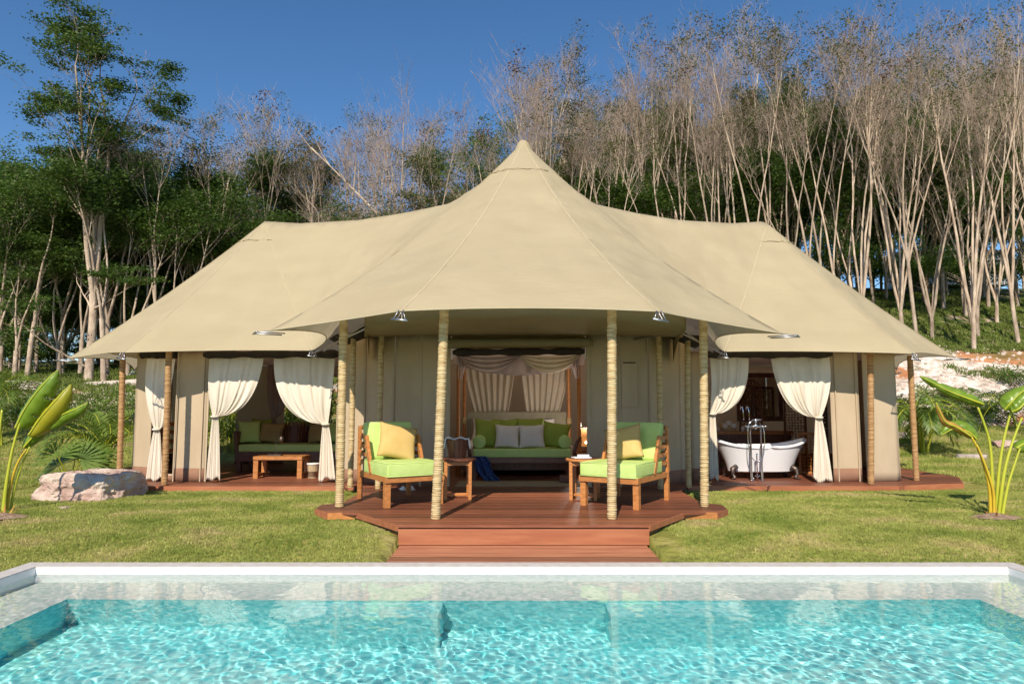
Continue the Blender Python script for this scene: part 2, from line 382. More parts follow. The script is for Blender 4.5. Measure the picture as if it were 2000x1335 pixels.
plank_deck([(-2.49, 11.0), (2.79, 11.0), (2.79, 16.2), (-2.49, 16.2)], bd, DECKW, DZ, .03, .15, 11.03, 16.2)

# ------------------------------------------------------------------ pool
WZ = -.05
pool = empty('pool_shell', (0, 6, 0)); tag(pool, 'white rimmed swimming pool with pale mosaic lining', kind='structure')
x0, y0, x1, y1 = POOL
cm = [[(OUT[0], OUT[3]), (x0, y1), (x1, y1), (OUT[2], OUT[3])], [(OUT[0], OUT[1]), (x0, y0), (x0, y1), (OUT[0], OUT[3])], [(x1, y0), (OUT[2], OUT[1]), (OUT[2], OUT[3]), (x1, y1)]]
def coping_run(a0, a1, b0, b1, n):   # outer edge a0-a1, inner edge b0-b1, in n slabs
    a0, a1, b0, b1 = map(Vector, (a0, a1, b0, b1))
    for i in range(n):
        t0, t1 = i / n, (i + 1) / n; e = .00002
        q = [a0.lerp(a1, t0 + e), a0.lerp(a1, t1 - e), b0.lerp(b1, t1 - e), b0.lerp(b1, t0 + e)]
        m = MB(); m.prism([tuple(p) for p in q], .012, .022); m.build('coping_stone', COPING, pool)
coping_run((OUT[2], OUT[3]), (OUT[0], OUT[3]), (x1, y1), (x0, y1), 10)
coping_run((OUT[0], OUT[3]), (OUT[0], OUT[1]), (x0, y1), (x0, y0), 10)
coping_run((OUT[2], OUT[1]), (OUT[2], OUT[3]), (x1, y0), (x1, y1), 10)
for c_, d_ in (((0.09, y1 + CW / 2 - .004), (x1 - x0 + 2 * CW - .008, CW - .002)), ((x0 - CW / 2 + .004, (y0 + y1) / 2), (CW - .002, y1 - y0 - .004)), ((x1 + CW / 2 - .004, (y0 + y1) / 2), (CW - .002, y1 - y0 - .004))):
    m = MB(); m.box((*c_, -.024), (*d_, .0715)); m.build('rim', POOLW, pool)
def pool_mat(nm, ca, cb):
    m = bpy.data.materials.new(nm); m.use_nodes = True; n = m.node_tree.nodes; l = m.node_tree.links; bs = n['Principled BSDF']
    ge = n.new('ShaderNodeNewGeometry'); vo = n.new('ShaderNodeTexVoronoi'); vo.inputs['Scale'].default_value = 26; vo.distance = 'CHEBYCHEV'
    vo.inputs['Randomness'].default_value = .1
    l.new(ge.outputs['Position'], vo.inputs['Vector'])
    sp = n.new('ShaderNodeSeparateColor'); l.new(vo.outputs['Color'], sp.inputs[0])
    r = n.new('ShaderNodeValToRGB'); e = r.color_ramp.elements
    e[0].color = (*ca, 1); e[1].color = (*cb, 1)
    l.new(sp.outputs[0], r.inputs[0]); l.new(r.outputs[0], bs.inputs['Base Color']); bs.inputs['Roughness'].default_value = .5
    return m
PM_ = pool_mat('pale pool mosaic', (.52, .66, .62), (.78, .83, .79)); PMD = pool_mat('water tinted pool mosaic', (.13, .64, .68), (.40, .88, .88))  # deep tile colour stands in for the light absorbed by the water
LD = -.33; DEEP = -1.05
lx0, lx1, ly = x0 + .66, x1 - .66, y1 - .56
m = MB()
def q4(a, b, c, d): m.add([a, b, c, d], [(0, 1, 2, 3)])
# lining under the water: walls, ledge, ledge riser, floor (one skin)
zt = -.03
q4((x0, y1, zt), (x1, y1, zt), (x1, y1, LD), (x0, y1, LD)); q4((x0, y0, zt), (x0, y1, zt), (x0, y1, LD), (x0, y0, LD)); q4((x1, y1, zt), (x1, y0, zt), (x1, y0, LD), (x1, y1, LD))
q4((x0, y1, LD), (x1, y1, LD), (lx1, ly, LD), (lx0, ly, LD)); q4((x0, y0, LD), (x0, y1, LD), (lx0, ly, LD), (lx0, y0, LD)); q4((x1, y1, LD), (x1, y0, LD), (lx1, y0, LD), (lx1, ly, LD))
q4((lx0, ly, LD), (lx1, ly, LD), (lx1, ly, DEEP), (lx0, ly, DEEP)); q4((lx0, y0, LD), (lx0, ly, LD), (lx0, ly, DEEP), (lx0, y0, DEEP)); q4((lx1, ly, LD), (lx1, y0, LD), (lx1, y0, DEEP), (lx1, ly, DEEP))
q4((lx0, ly, DEEP), (lx1, ly, DEEP), (lx1, y0, DEEP), (lx0, y0, DEEP)); q4((x0, y0, zt), (x1, y0, zt), (x1, y0, DEEP), (x0, y0, DEEP))
lining = m.build('lining', PM_, pool); lining.data.materials.append(PMD)
for i, p in enumerate(lining.data.polygons): p.material_index = 1 if i >= 6 else 0
steps_ = []
for a, b in ((-1.78, -.58), (.78, 1.90)):
    m = MB(); m.box(((a + b) / 2, ly - .19, (LD - .05 + DEEP) / 2), (b - a, .376, LD - .05 - DEEP)); steps_.append(m.build('submerged_step', PMD, pool, bevel=.01))
# water: displaced top surface
def waves(x, y):
    z = 0
    for (a, kx, ky, ph) in WV: z += a * sin(kx * x + ky * y + ph)
    return z
WV = []
for i in range(80):
    lam = .048 * (5 ** rng.random()); th = rng.gauss(.5, 1.1); k = 2 * pi / lam
    WV.append((.00058 * lam ** 1.0 * rng.uniform(.4, 1) , k * cos(th), k * sin(th), rng.uniform(0, 6.28)))
NXW, NYW = 700, 470
ax = np.linspace(x0, x1, NXW + 1); ay = np.linspace(.1, y1, NYW + 1); X, Y = np.meshgrid(ax, ay)
Z = np.zeros_like(X)
for (a, kx, ky, ph) in WV: Z += a * np.sin(kx * X + ky * Y + ph)
amp = np.clip((y1 - Y) / 1.2, .35, 1) * (.75 + .5 * np.sin(X * .9 + 1.3 * np.sin(Y * .8)) ** 2)
Z = WZ + Z * amp
vv = np.stack([X.ravel(), Y.ravel(), Z.ravel()], 1)
ii = np.arange((NXW + 1) * (NYW + 1)).reshape(NYW + 1, NXW + 1)
ff = np.stack([ii[:-1, :-1].ravel(), ii[:-1, 1:].ravel(), ii[1:, 1:].ravel(), ii[1:, :-1].ravel()], 1)
me = bpy.data.meshes.new('water')
# flat remainder towards and under the camera
nv = len(vv); base = [tuple(p) for p in vv]
base += [(x0, y0, WZ), (x1, y0, WZ)]
fl = [tuple(f) for f in ff.tolist()] + [(nv, nv + 1) + tuple(int(q) for q in ii[0, ::-1])]
me.from_pydata(base, [], fl); me.polygons.foreach_set('use_smooth', [True] * len(me.polygons)); me.update()
water = bpy.data.objects.new('water', me); col.objects.link(water); tag(water, 'rippled clear turquoise pool water', kind='structure')
def water_mat():
    m = bpy.data.materials.new('water'); m.use_nodes = True; n = m.node_tree.nodes; l = m.node_tree.links
    n.remove(n['Principled BSDF']); out = n['Material Output']
    gl = n.new('ShaderNodeBsdfGlass'); gl.inputs['IOR'].default_value = 1.33; gl.inputs['Roughness'].default_value = 0
    gl.inputs['Color'].default_value = (1, 1, 1, 1)
    l.new(gl.outputs[0], out.inputs[0])
    return m
me.materials.append(water_mat())
sd.cycles.is_caustics_light = True; water.cycles.is_caustics_caster = True; cy.caustics_refractive = True
for s_ in [lining] + steps_: s_.cycles.is_caustics_receiver = True
# ------------------------------------------------------------------ tent
tent = empty('safari_tent', (.15, 11.5, DZ), 'large beige canvas safari tent with one tall and two lower peaks behind the pool', 'tent')
def W(px, py, D): p = wp(px, py, D); return p
PMn = W(1022, 277, 12.3); WPL = W(517, 432, 13.5); WPR = W(1497, 435, 13.5)
FL, FR = W(783, 607, 7.35), W(1287, 608, 7.35); TL, TRt = W(528, 645, 8.5), W(1528, 651, 8.5)
VL, VR = W(610, 684, 10.75), W(1414, 686, 10.75)
L1, L2, L3 = W(240, 688, 10.75), W(132, 700, 12.0), W(262, 722, 15.0)
R1, R2, R3 = W(1785, 690, 10.75), W(1866, 697, 12.0), W(1752, 720, 15.0)
L4 = Vector((-5.9, 16.6, 2.35)); R4 = Vector((6.1, 16.6, 2.35)); BL = Vector((-1.6, 18.3, 2.4)); BR = Vector((1.9, 18.3, 2.4))
pts2 = []; fixed = {}; edges = []
def addp(p):
    pts2.append((p.x, p.y)); fixed[len(pts2) - 1] = p.z; return len(pts2) - 1
corner = {}
for k, p in dict(PM=PMn, WL=WPL, WR=WPR, FL=FL, FR=FR, TL=TL, TR=TRt, VL=VL, VR=VR, L1=L1, L2=L2, L3=L3, L4=L4, R1=R1, R2=R2, R3=R3, R4=R4, BL=BL, BR=BR).items():
    corner[k] = (addp(p), p)
seam_lines = []
def curve(a, b, fn, n):
    (ia, pa), (ib, pb) = corner[a], corner[b]; prev = ia; line = [pa]
    for i in range(1, n):
        t = i / n; p = fn(pa, pb, t); j = addp(p); edges.append((prev, j)); prev = j; line.append(p)
    edges.append((prev, ib)); line.append(pb); return line
def seam(a, b, sag, n=34, pw=1.0):
    f = lambda pa, pb, t: pa.lerp(pb, t) + Vector((0, 0, -4 * sag * t * (1 - t)))
    ln = curve(a, b, f, n); seam_lines.append(ln); return ln
def eave(a, b, inw, up, n=26, ce=Vector((.1, 13, 0))):
    pa, pb = corner[a][1], corner[b][1]; m_ = (pa + pb) / 2; d = Vector((pb.y - pa.y, pa.x - pb.x, 0)).normalized()
    if d.dot(ce - m_) < 0: d = -d
    if a in ('TL', 'VR') : d = Vector((d.x, d.y, 0))
    f = lambda pa_, pb_, t: pa_.lerp(pb_, t) + (d * inw + Vector((0, 0, up))) * 4 * t * (1 - t)
    return curve(a, b, f, n)
hems = [eave('FL', 'FR', .10, .05), eave('TL', 'FL', .16, .03), eave('FR', 'TR', .16, .03), eave('VL', 'TL', .42, .10), eave('TR', 'VR', .42, .10),
        eave('L1', 'VL', .14, .03), eave('VR', 'R1', .14, .03), eave('L2', 'L1', .14, .05), eave('R1', 'R2', .14, .05), eave('L3', 'L2', .22, .10), eave('R2', 'R3', .22, .10),
        eave('L4', 'L3', .15, .05), eave('R3', 'R4', .15, .05), eave('BL', 'L4', .2, .05), eave('R4', 'BR', .2, .05), eave('BR', 'BL', .2, .05)]
border = [0]
# boundary polygon in order
order = [('FL', 'FR', 0, 1), ('FR', 'TR', 2, 1), ('TR', 'VR', 4, 1), ('VR', 'R1', 6, 1), ('R1', 'R2', 8, 1), ('R2', 'R3', 10, 1), ('R3', 'R4', 12, 1), ('R4', 'BR', 14, 1), ('BR', 'BL', 15, 1),
         ('BL', 'L4', 13, 1), ('L4', 'L3', 11, 1), ('L3', 'L2', 9, 1), ('L2', 'L1', 7, 1), ('L1', 'VL', 5, 1), ('VL', 'TL', 3, 1), ('TL', 'FL', 1, 1)]
poly2 = []
for a, b, h, s_ in order: poly2 += [(p.x, p.y) for p in hems[h][:-1]]
for c_, sg in (('FL', .26), ('FR', .26), ('TL', .25), ('TR', .25), ('BL', .3), ('BR', .3)): seam('PM', c_, sg)
for c_, sg in (('L1', .10), ('L2', .09), ('L3', .10), ('L4', .1), ('VL', .12)): seam('WL', c_, sg, 24)
for c_, sg in (('R1', .10), ('R2', .09), ('R3', .10), ('R4', .1), ('VR', .12)): seam('WR', c_, sg, 24)
rt = [(0, PMn.z), (.06, PMn.z - .42), (.14, PMn.z - .80), (.24, PMn.z - 1.06), (.45, W(700, 424, 13.1).z), (.62, W(640, 434, 13.2).z), (.85, W(555, 438, 13.4).z), (1, WPL.z)]
def ridge(a, b):
    def f(pa, pb, t):
        p = pa.lerp(pb, t)
        for (t0, z0), (t1, z1) in zip(rt, rt[1:]):
            if t0 <= t <= t1:
                k = (t - t0) / (t1 - t0); p.z = z0 + (z1 - z0) * k; break
        return p
    return curve(a, b, f, 40)
ridge('PM', 'WL'); ridge('PM', 'WR')
def inside(poly, x, y):
    c = False; n = len(poly); j = n - 1
    for i in range(n):
        xi, yi = poly[i]; xj, yj = poly[j]
        if (yi > y) != (yj > y) and x < (xj - xi) * (y - yi) / (yj - yi) + xi: c = not c
        j = i
    return c
fx = np.array([pts2[i] for i in range(len(pts2))])
st = .125; rr = random.Random(3)
for yi in np.arange(7.2, 18.5, st):
    for xi in np.arange(-8.7, 8.9, st):
        x = xi + rr.uniform(-.03, .03); y = yi + rr.uniform(-.03, .03)
        if inside(poly2, x, y) and np.min((fx[:, 0] - x) ** 2 + (fx[:, 1] - y) ** 2) > .0045: pts2.append((x, y))
vo, ed, fa, ov, oe, of = geometry.delaunay_2d_cdt([Vector(p) for p in pts2], edges, [], 0, 1e-5)
fa = [f for f in fa if inside(poly2, sum(vo[i].x for i in f) / 3, sum(vo[i].y for i in f) / 3)]
NV = len(vo); V = np.array([(p.x, p.y) for p in vo]); z = np.zeros(NV); fm = np.zeros(NV, bool)
for i, os_ in enumerate(ov):
    for o_ in os_:
        if o_ in fixed: z[i] = fixed[o_]; fm[i] = True
E = set()
for f in fa:
    for a, b in ((f[0], f[1]), (f[1], f[2]), (f[2], f[0])): E.add((min(a, b), max(a, b)))
E = np.array(list(E)); wE = 1 / np.maximum(np.linalg.norm(V[E[:, 0]] - V[E[:, 1]], axis=1), .02)
free = ~fm; z[free] = 3.5
def L_(x):
    d = (x[E[:, 0]] - x[E[:, 1]]) * wE; r = np.zeros(NV); np.add.at(r, E[:, 0], d); np.add.at(r, E[:, 1], -d); return r
xk = np.where(free, z, 0.); b_ = -L_(np.where(fm, z, 0.)) * free
r_ = b_ - L_(xk) * free; p_ = r_.copy(); rs = r_ @ r_
for it in range(900):
    Ap = L_(p_) * free; al = rs / (p_ @ Ap); xk += al * p_; r_ -= al * Ap; rn = r_ @ r_
    if rn < 1e-10: break
    p_ = r_ + rn / rs * p_; rs = rn
z = np.where(fm, z, xk)
# soft drag wrinkles fanning out of the side peaks and the pinned corners
wk = np.zeros(NV)
for pc, am, rad, nn, ph in ((WPL, .016, 1.9, 11, .3), (WPR, .016, 1.9, 11, 1.1), (VL, .022, 1.6, 14, 0), (VR, .022, 1.6, 14, 2), (L1, .016, 1.3, 16, 1), (R1, .016, 1.3, 16, 0), (TL, .012, 1.1, 18, 1), (TRt, .012, 1.1, 18, 1), (FL, .012, 1.0, 16, 2), (FR, .012, 1.0, 16, 1), (PMn, .010, 2.4, 15, .4)):
    dx = V[:, 0] - pc.x; dy = V[:, 1] - pc.y; d = np.hypot(dx, dy); th = np.arctan2(dy, dx)
    wk += am * np.exp(-(d / rad) ** 2 * 1.6) * np.clip(d / .5, 0, 1) * np.sin(nn * th + ph + 1.5 * np.sin(3 * th + ph))
wk += .006 * np.sin(V[:, 0] * 1.9 + 1.3 * np.sin(V[:, 1] * 1.3)) * np.sin(V[:, 1] * 1.7 + 1.1 * np.sin(V[:, 0] * .8))
wk += .005 * np.sin(V[:, 0] * 5.1 + 2.3 * np.sin(V[:, 1] * 2.3)) * np.sin(V[:, 1] * 4.7 + 1.9 * np.sin(V[:, 0] * 2.8))
z += np.where(fm, 0, wk)
rb = MB(); rb.add([(V[i, 0], V[i, 1], z[i]) for i in range(NV)], [tuple(f) if (V[f[1]][0]-V[f[0]][0])*(V[f[2]][1]-V[f[0]][1])-(V[f[1]][1]-V[f[0]][1])*(V[f[2]][0]-V[f[0]][0]) > 0 else tuple(f[::-1]) for f in fa])
roof = rb.build('roof_canopy', CANVAS, tent, smooth=True)
def ring(pc, rmax, dz, a0, a1):
    ln = []
    for k in range(37):
        a = a0 + (a1 - a0) * k / 36; lo, hi = .05, rmax
        for _ in range(14):
            md = (lo + hi) / 2
            if roofz(pc.x + cos(a) * md, pc.y + sin(a) * md) > pc.z - dz: lo = md
            else: hi = md
        ln.append(Vector((pc.x + cos(a) * lo, pc.y + sin(a) * lo, roofz(pc.x + cos(a) * lo, pc.y + sin(a) * lo))))
    return ln
def roofz(x, y):
    d = (V[:, 0] - x) ** 2 + (V[:, 1] - y) ** 2; k = np.argsort(d)[:4]; w_ = 1 / (d[k] + 1e-3); return float((z[k] * w_).sum() / w_.sum())
for pc, rm, dz, a0, a1 in ((PMn, 2.2, .85, pi * 1.08, pi * 1.92), (WPL, 1.6, .5, pi * .75, pi * 1.70), (WPR, 1.6, .5, pi * 1.30, pi * 2.25)): seam_lines.append([Vector(p) for p in ring(pc, rm, dz, a0, a1)])
# peak cap, seams, hems
def ribbon(line, wd, lift, name, m, flip=False):
    r = MB(); n = len(line); vs = []
    for i, p in enumerate(line):
        t = (line[min(i + 1, n - 1)] - line[max(0, i - 1)]); s_ = Vector((-t.y, t.x, 0)).normalized() * wd / 2
        vs += [p + s_ + Vector((0, 0, lift)), p - s_ + Vector((0, 0, lift))]
    r.add(vs, [(2 * i, 2 * i + 1, 2 * i + 3, 2 * i + 2) for i in range(n - 1)]); return r.build(name, m, tent, sol=.002)
for ln in seam_lines[:-3]: ribbon(ln[1:], .018, .002, 'seam', SEAMM)
for ln in seam_lines[-3:]: ribbon(ln, .02, .014, 'seam', SEAMM)
for ln in hems: 
    r = MB(); r.tube(ln, .007, 6); r.build('hem', SEAMM, tent, smooth=True)
    # folded hem strip hanging under the edge
m = MB(); m.lathe([(.19, -.25), (.15, -.14), (.112, -.05), (.07, .005), (.03, .025), (0, .03)], PMn, 16); m.build('peak_cap', CANVAS, tent, smooth=True)
# tension brackets
def bracket(c, o, w_=.17, L=.30, drop=.06):
    o = Vector((o[0], o[1], 0)).normalized(); t = Vector((-o.y, o.x, 0)); dn = Vector((0, 0, -drop))
    b = empty('tension_bracket', c - tent.location); b.parent = tent
    a0, a1 = c - o * .16 + t * w_ * .45 + dn, c - o * .16 - t * w_ * .45 + dn
    e0, e1 = c + o * (L - .16) + t * w_ / 2 + dn, c + o * (L - .16) - t * w_ / 2 + dn
    if drop > .08:
        a0, a1 = c + t * .025 + Vector((0, 0, .01)), c - t * .025 + Vector((0, 0, .01)); e0 = e0 + Vector((0, 0, -.012)); e1 = e1 + Vector((0, 0, .012))
    for a_, e_ in ((a0, e0), (a1, e1)):
        m = MB(); m.tube([a_, e_], .008 if drop < .08 else .006, 6); m.build('arm', STEEL, b, smooth=True)
    m = MB(); m.tube([e0 + t * .02, e1 - t * .02], .013, 8); m.build('crossbar', STEEL, b, smooth=True)
    m = MB(); tip = c - o * .02; m.tube([e0.lerp(e1, .3), tip, e0.lerp(e1, .7)], .005, 5); m.build('strap', STEEL, b)
for c_, o_ in ((FL, (-.35, -1)), (FR, (.35, -1)), (TL, (-1, -.55)), (TRt, (1, -.55)), (L1, (-.3, -1)), (R1, (.3, -1)), (L2, (-1, -.4)), (R2, (1, -.4)), (L3, (-1, .3)), (R3, (1, .3)), (VL, (.6, -.6)), (VR, (-.6, -.6))):
    bracket(c_, o_, w_=.24 if c_ in (TL, TRt, L2, R2) else .15, L=.34 if c_ in (TL, TRt, L2, R2) else .19, drop=.04 if c_ in (TL, TRt, L2, R2) else .10)
for vx, s_, c_ in ((VL, 1, (714, 642, 10.0)), (VR, -1, (1326, 648, 10.0))):
    e = W(*c_); m = MB(); m.tube([vx + Vector((0, 0, -.05)), e], .014, 6); m.tube([vx + Vector((.15 * s_, .1, .0)), e + Vector((0, .1, .1))], .012, 6)
    m.tube([e, e + Vector((.5 * s_, .9, -.02))], .014, 6); m.build('strut', STEEL, tent, smooth=True)
    m = MB(); m.grid(lambda u, v: vx.lerp(e, .25 + u * .8) + Vector((.15 * s_ * v, .25 + .25 * v, .10 * (1 - v) * (1 + .3 * sin(9 * u)) + .02)), 12, 4); m.build('dark_flap', BLIND, tent, smooth=True, sol=.01)

# posts
def post(top, bot, D, r, wrapped, D2=None, lab=None):
    b = gp(bot[0], bot[1], DZ); b = Vector((W(bot[0], bot[1], D).x, D, DZ)); t = W(top[0], top[1], D2 or D)
    k = rng.uniform(-.01, .01)
    e = empty('post', b - tent.location); e.parent = tent
    n = 12; line = [b.lerp(t, i / n) + Vector((k * sin(3 * i / n), 0, 0)) for i in range(n + 1)]
    m = MB(); m.tube(line, r * (.80 if wrapped else 1), 12); m.build('pole', POLEW, e, smooth=True)
    if wrapped:
        H = (t - b).length; nr = int(H / .0235); prof = []; ctr = []
        ls = []; rad = []
        for i in range(nr):
            z0 = i / nr; rr_ = r * (1 + rng.uniform(-.02, .03) + (.05 if rng.random() < .08 else 0)); lean = rng.uniform(-.0015, .0015)
            if i == 0: rr_ *= .97
            for q, f in ((.06, .88), (.3, 1.0), (.7, 1.0), (.94, .88)):
                ls.append(b.lerp(t, z0 + q / nr) + Vector((k * sin(3 * z0) + lean, 0, 0))); rad.append(rr_ * f)
        m = MB(); m.tube(ls, rad, 14); o = m.build('rope_wrap', ROPE if D < 11 else ROPEB, e, smooth=True)
        # loose frayed ends
        m = MB()
        for q in range(26):
            zz = rng.uniform(.02, .9); p = b.lerp(t, zz); a = rng.uniform(pi, 2 * pi); d = Vector((cos(a), sin(a), 0)); L = rng.uniform(.015, .05)
            m.tube([p + d * r * .95, p + d * (r + L * .6) + Vector((0, 0, rng.uniform(-.01, .02))), p + d * (r + L) + Vector((0, 0, rng.uniform(-.03, .03)))], [.0016, .0012, .0006], 3)
        m.build('frayed_end', ROPE, e)
    return e
post((868, 592), (851, 1008), 7.81, .054, True); post((1195, 592), (1195, 1008), 7.81, .054, True)
post((672, 600), (663, 985), 8.75, .054, True); post((1373, 603), (1376, 985), 8.75, .054, True)
post((745, 645), (738, 950), 10.6, .045, True); post((1286, 645), (1290, 950), 10.6, .045, True)
post((690, 660), (684, 947), 10.8, .045, True); post((1343, 660), (1345, 946), 10.8, .045, True)
post((330, 680), (321, 945), 11.12, .05, True); post((1699, 680), (1701, 942), 11.25, .05, True)
post((240, 690), (233, 935), 11.8, .048, True); post((1777, 694), (1790, 936), 11.8, .048, True)

# walls: each canvas panel its own mesh, with battens and a brown skirting
ZB = DZ + .004
def wall(p0, p1, z0, z1, name='wall_panel', m=WALL, amp=.008, th=.012, skirt=.22, gap=.006, out=1):
    a = Vector((p0[0], p0[1], 0)); b = Vector((p1[0], p1[1], 0)); d = b - a; L = d.length; n_ = Vector((d.y, -d.x, 0)).normalized()
    ph = rng.uniform(0, 6); d.normalize(); a2 = a + d * gap; L2 = L - 2 * gap
    f = lambda u, v: a2 + d * (L2 * u) + Vector((0, 0, z0 + (z1 - z0) * v)) + n_ * (amp * (sin(u * L * 4.5 + ph + v) * .6 + sin(u * L * 9 + 2 * ph - 2 * v) * .4) * (.3 + .7 * sin(pi * min(1, max(0, v)))))
    g_ = MB(); g_.grid(f, max(2, int(L / .07)), max(2, int((z1 - z0) / .15))); o = g_.build(name, m, tent, smooth=True, sol=th)
    if skirt and z0 < .5:
        k_ = MB(); k_.grid(lambda u, v: f(u, v * skirt / (z1 - z0)) + n_ * .012, max(2, int(L / .1)), 2); k_.build('skirting', SKIRT, tent, smooth=True, sol=.006)
    return o
def batten(p, z0, z1, wd=.05, m=WALL, dy=-.02):
    b = MB(); b.box((p[0], p[1] + dy, (z0 + z1) / 2), (wd, .02, z1 - z0)); b.build('batten', m, tent, bevel=.004, bseg=1)
HM = 2.66
mf = [(-2.95, 11.62), (-2.42, 11.35), (-1.87, 10.92), (-.98, 10.92)]
for a, b in zip(mf, mf[1:]): wall(a, b, ZB, HM)
mr_ = [(1.18, 10.92), (2.18, 10.92), (2.78, 11.35), (3.02, 11.62)]
for a, b in zip(mr_, mr_[1:]): wall(a, b, ZB, HM)
wall((-.98, 10.92), (1.18, 10.92), W(1000, 681, 10.92).z, HM, skirt=0)
for x in (-1.02, 1.22): batten((x, 10.92), ZB, 2.5, .07)
for x in (-1.45, 1.72): batten((x, 10.92), ZB, HM, .03, dy=-.014)
# small stitched label patch outline on the right wall panel
m = MB(); a = W(1218, 708, 10.9); m.box((a.x + .09, 10.895, a.z), (.2, .008, .018)); m.build('stitched_tab', BLIND, tent)
m = MB(); m.box((a.x + .09, 10.898, a.z - .35), (.26, .006, .72)); m.build('pocket', WALL, tent, bevel=.002, bseg=1)
def xw(px, D=11.62): return W(px, 800, D).x
WT = W(400, 686, 11.6).z
# left wing front
YL = 11.62
wall((xw(264, 12.05), 12.05), (xw(284), 11.86), ZB, WT); wall((xw(341), 11.66), (xw(405), YL), ZB, WT)
wall((xw(657), YL), (-2.95, YL), ZB, WT)
wall((xw(284), 11.86), (xw(341), 11.66), ZB, ZB + .12, 'sill', WALL, skirt=.1)
for px in (345, 397, 407): batten((xw(px), YL), ZB, WT, .02 if px != 407 else .03)
# right wing front
wall((3.02, YL), (xw(1384), YL), ZB, WT)
wall((xw(1622), YL), (xw(1679), YL), ZB, WT); wall((xw(1686), YL - .02), (xw(1752, 11.75), 11.75), ZB, WT, skirt=.0)
for px in (1632, 1672): batten((xw(px), YL), ZB, WT, .02)
# side and back walls
wall((xw(264, 12.05), 12.05), (-7.6, 15.3), ZB, 2.45); wall((xw(1752, 11.75), 11.75), (7.4, 15.3), ZB, 2.45)
YB = 15.3
def xb(px): return W(px, 800, YB).x
for a, b, z0, z1 in ((-7.6, xb(405), ZB, 2.4), (xb(405), xb(462), 2.1, 2.4), (xb(462), xb(556), ZB, 2.4), (xb(556), xb(668), 2.15, 2.4), (xb(668), -2.9, ZB, 2.4)): wall((a, YB), (b, YB), z0, z1, m=WALLIN)
wall((2.95, YB), (7.4, YB), ZB, 2.4, m=WALLIN)
wall((-2.9, 16.2), (3.0, 16.2), ZB, 2.6, m=WALLIN, amp=.03)
wall((-2.9, 11.7), (-2.9, 16.2), ZB, 2.6, m=WALLIN, amp=.03); wall((2.97, 11.7), (2.97, 16.2), ZB, 2.6, m=WALLIN, amp=.03)
# inner ceilings (cloth liner)
def sheet(poly, z0, name, m, sag=.0):
    xs_ = [p[0] for p in poly]; ys_ = [p[1] for p in poly]; b = MB(); b.add([(p[0], p[1], p[2] if len(p) > 2 else z0) for p in poly], [tuple(range(len(poly)))]); return b.build(name, m, tent, sol=.004)
lin_front = [W(712, 636, 9.0), W(735, 630, 8.75), W(790, 622, 8.5), W(870, 616, 8.35), W(1022, 612, 8.3), W(1170, 616, 8.35), W(1250, 624, 8.5), W(1310, 633, 8.75), W(1340, 641, 9.0)]
pl = [(p.x, p.y, p.z) for p in lin_front] + [(2.85, 11.3, HM), (-2.5, 11.3, HM)]
b = MB(); n = len(lin_front)
back = [Vector((-2.5 + 5.35 * i / (n - 1), 11.3 if 0 < i < n - 1 else 11.5, HM)) for i in range(n)]
def linf(u, v):
    k = u * (n - 1); i = min(n - 2, int(k)); t = k - i; return (lin_front[i].lerp(lin_front[i + 1], t)).lerp(back[i].lerp(back[i + 1], t), v) + Vector((0, 0, -.05 * sin(pi * v)))
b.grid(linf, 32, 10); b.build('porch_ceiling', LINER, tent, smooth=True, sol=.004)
# valance rising from the liner edge to the fly sheet
def roofz(x, y):
    d = (V[:, 0] - x) ** 2 + (V[:, 1] - y) ** 2; k = np.argsort(d)[:3]; w_ = 1 / (d[k] + 1e-4); return float((z[k] * w_).sum() / w_.sum())
def valf(u, v):
    k = u * (n - 1); i = min(n - 2, int(k)); t = k - i; p = lin_front[i].lerp(lin_front[i + 1], t); zt_ = roofz(p.x, p.y) - .03
    return Vector((p.x, p.y, p.z + (zt_ - p.z) * v))
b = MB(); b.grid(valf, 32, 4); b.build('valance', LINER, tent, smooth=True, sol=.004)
for i_, s_ in ((0, -1), (n - 1, 1)):   # side cheeks from the valance back to the wall
    p = lin_front[i_]; b = MB()
    e_ = Vector((-2.35 if s_ < 0 else 2.65, 11.2, HM - .28)); zt_ = roofz(p.x, p.y) - .03
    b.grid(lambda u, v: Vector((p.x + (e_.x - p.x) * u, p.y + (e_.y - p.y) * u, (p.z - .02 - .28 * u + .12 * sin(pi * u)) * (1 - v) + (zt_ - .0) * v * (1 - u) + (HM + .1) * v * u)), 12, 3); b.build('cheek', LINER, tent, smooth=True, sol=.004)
sheet([(-7.2, 12.0, 2.44), (-6.0, 11.55, 2.44), (-2.6, 11.55, 2.44), (-2.6, 15.35, 2.42), (-7.6, 15.35, 2.42)], 0, 'wing_ceiling', SHEER)
sheet([(7.1, 11.8, 2.44), (6.3, 11.55, 2.44), (2.7, 11.55, 2.44), (2.7, 15.35, 2.42), (7.4, 15.35, 2.42)], 0, 'wing_ceiling', SHEER)
# dark rolled blinds over the openings and the rolled door flap
def roll(pa, pb, r, m, name, lump=.25, flat=1.0):
    n = 26; ls = [pa.lerp(pb, i / n) for i in range(n + 1)]; rad = [r * (1 + lump * sin(i * 1.3 + pa.x) * .5 + lump * .5 * sin(i * .6)) * (.6 if i in (0, n) else 1) for i in range(n + 1)]
    b = MB(); b.tube(ls, rad, 10); return b.build(name, m, tent, smooth=True)
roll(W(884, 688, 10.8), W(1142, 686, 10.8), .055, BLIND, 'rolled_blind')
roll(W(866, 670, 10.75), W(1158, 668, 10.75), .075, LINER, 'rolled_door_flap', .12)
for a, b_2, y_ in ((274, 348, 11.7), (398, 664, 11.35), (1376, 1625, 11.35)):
    roll(W(a, 692, y_), W(b_2, 691 if y_ < 11.5 else 692, y_), .062, BLIND, 'rolled_blind')

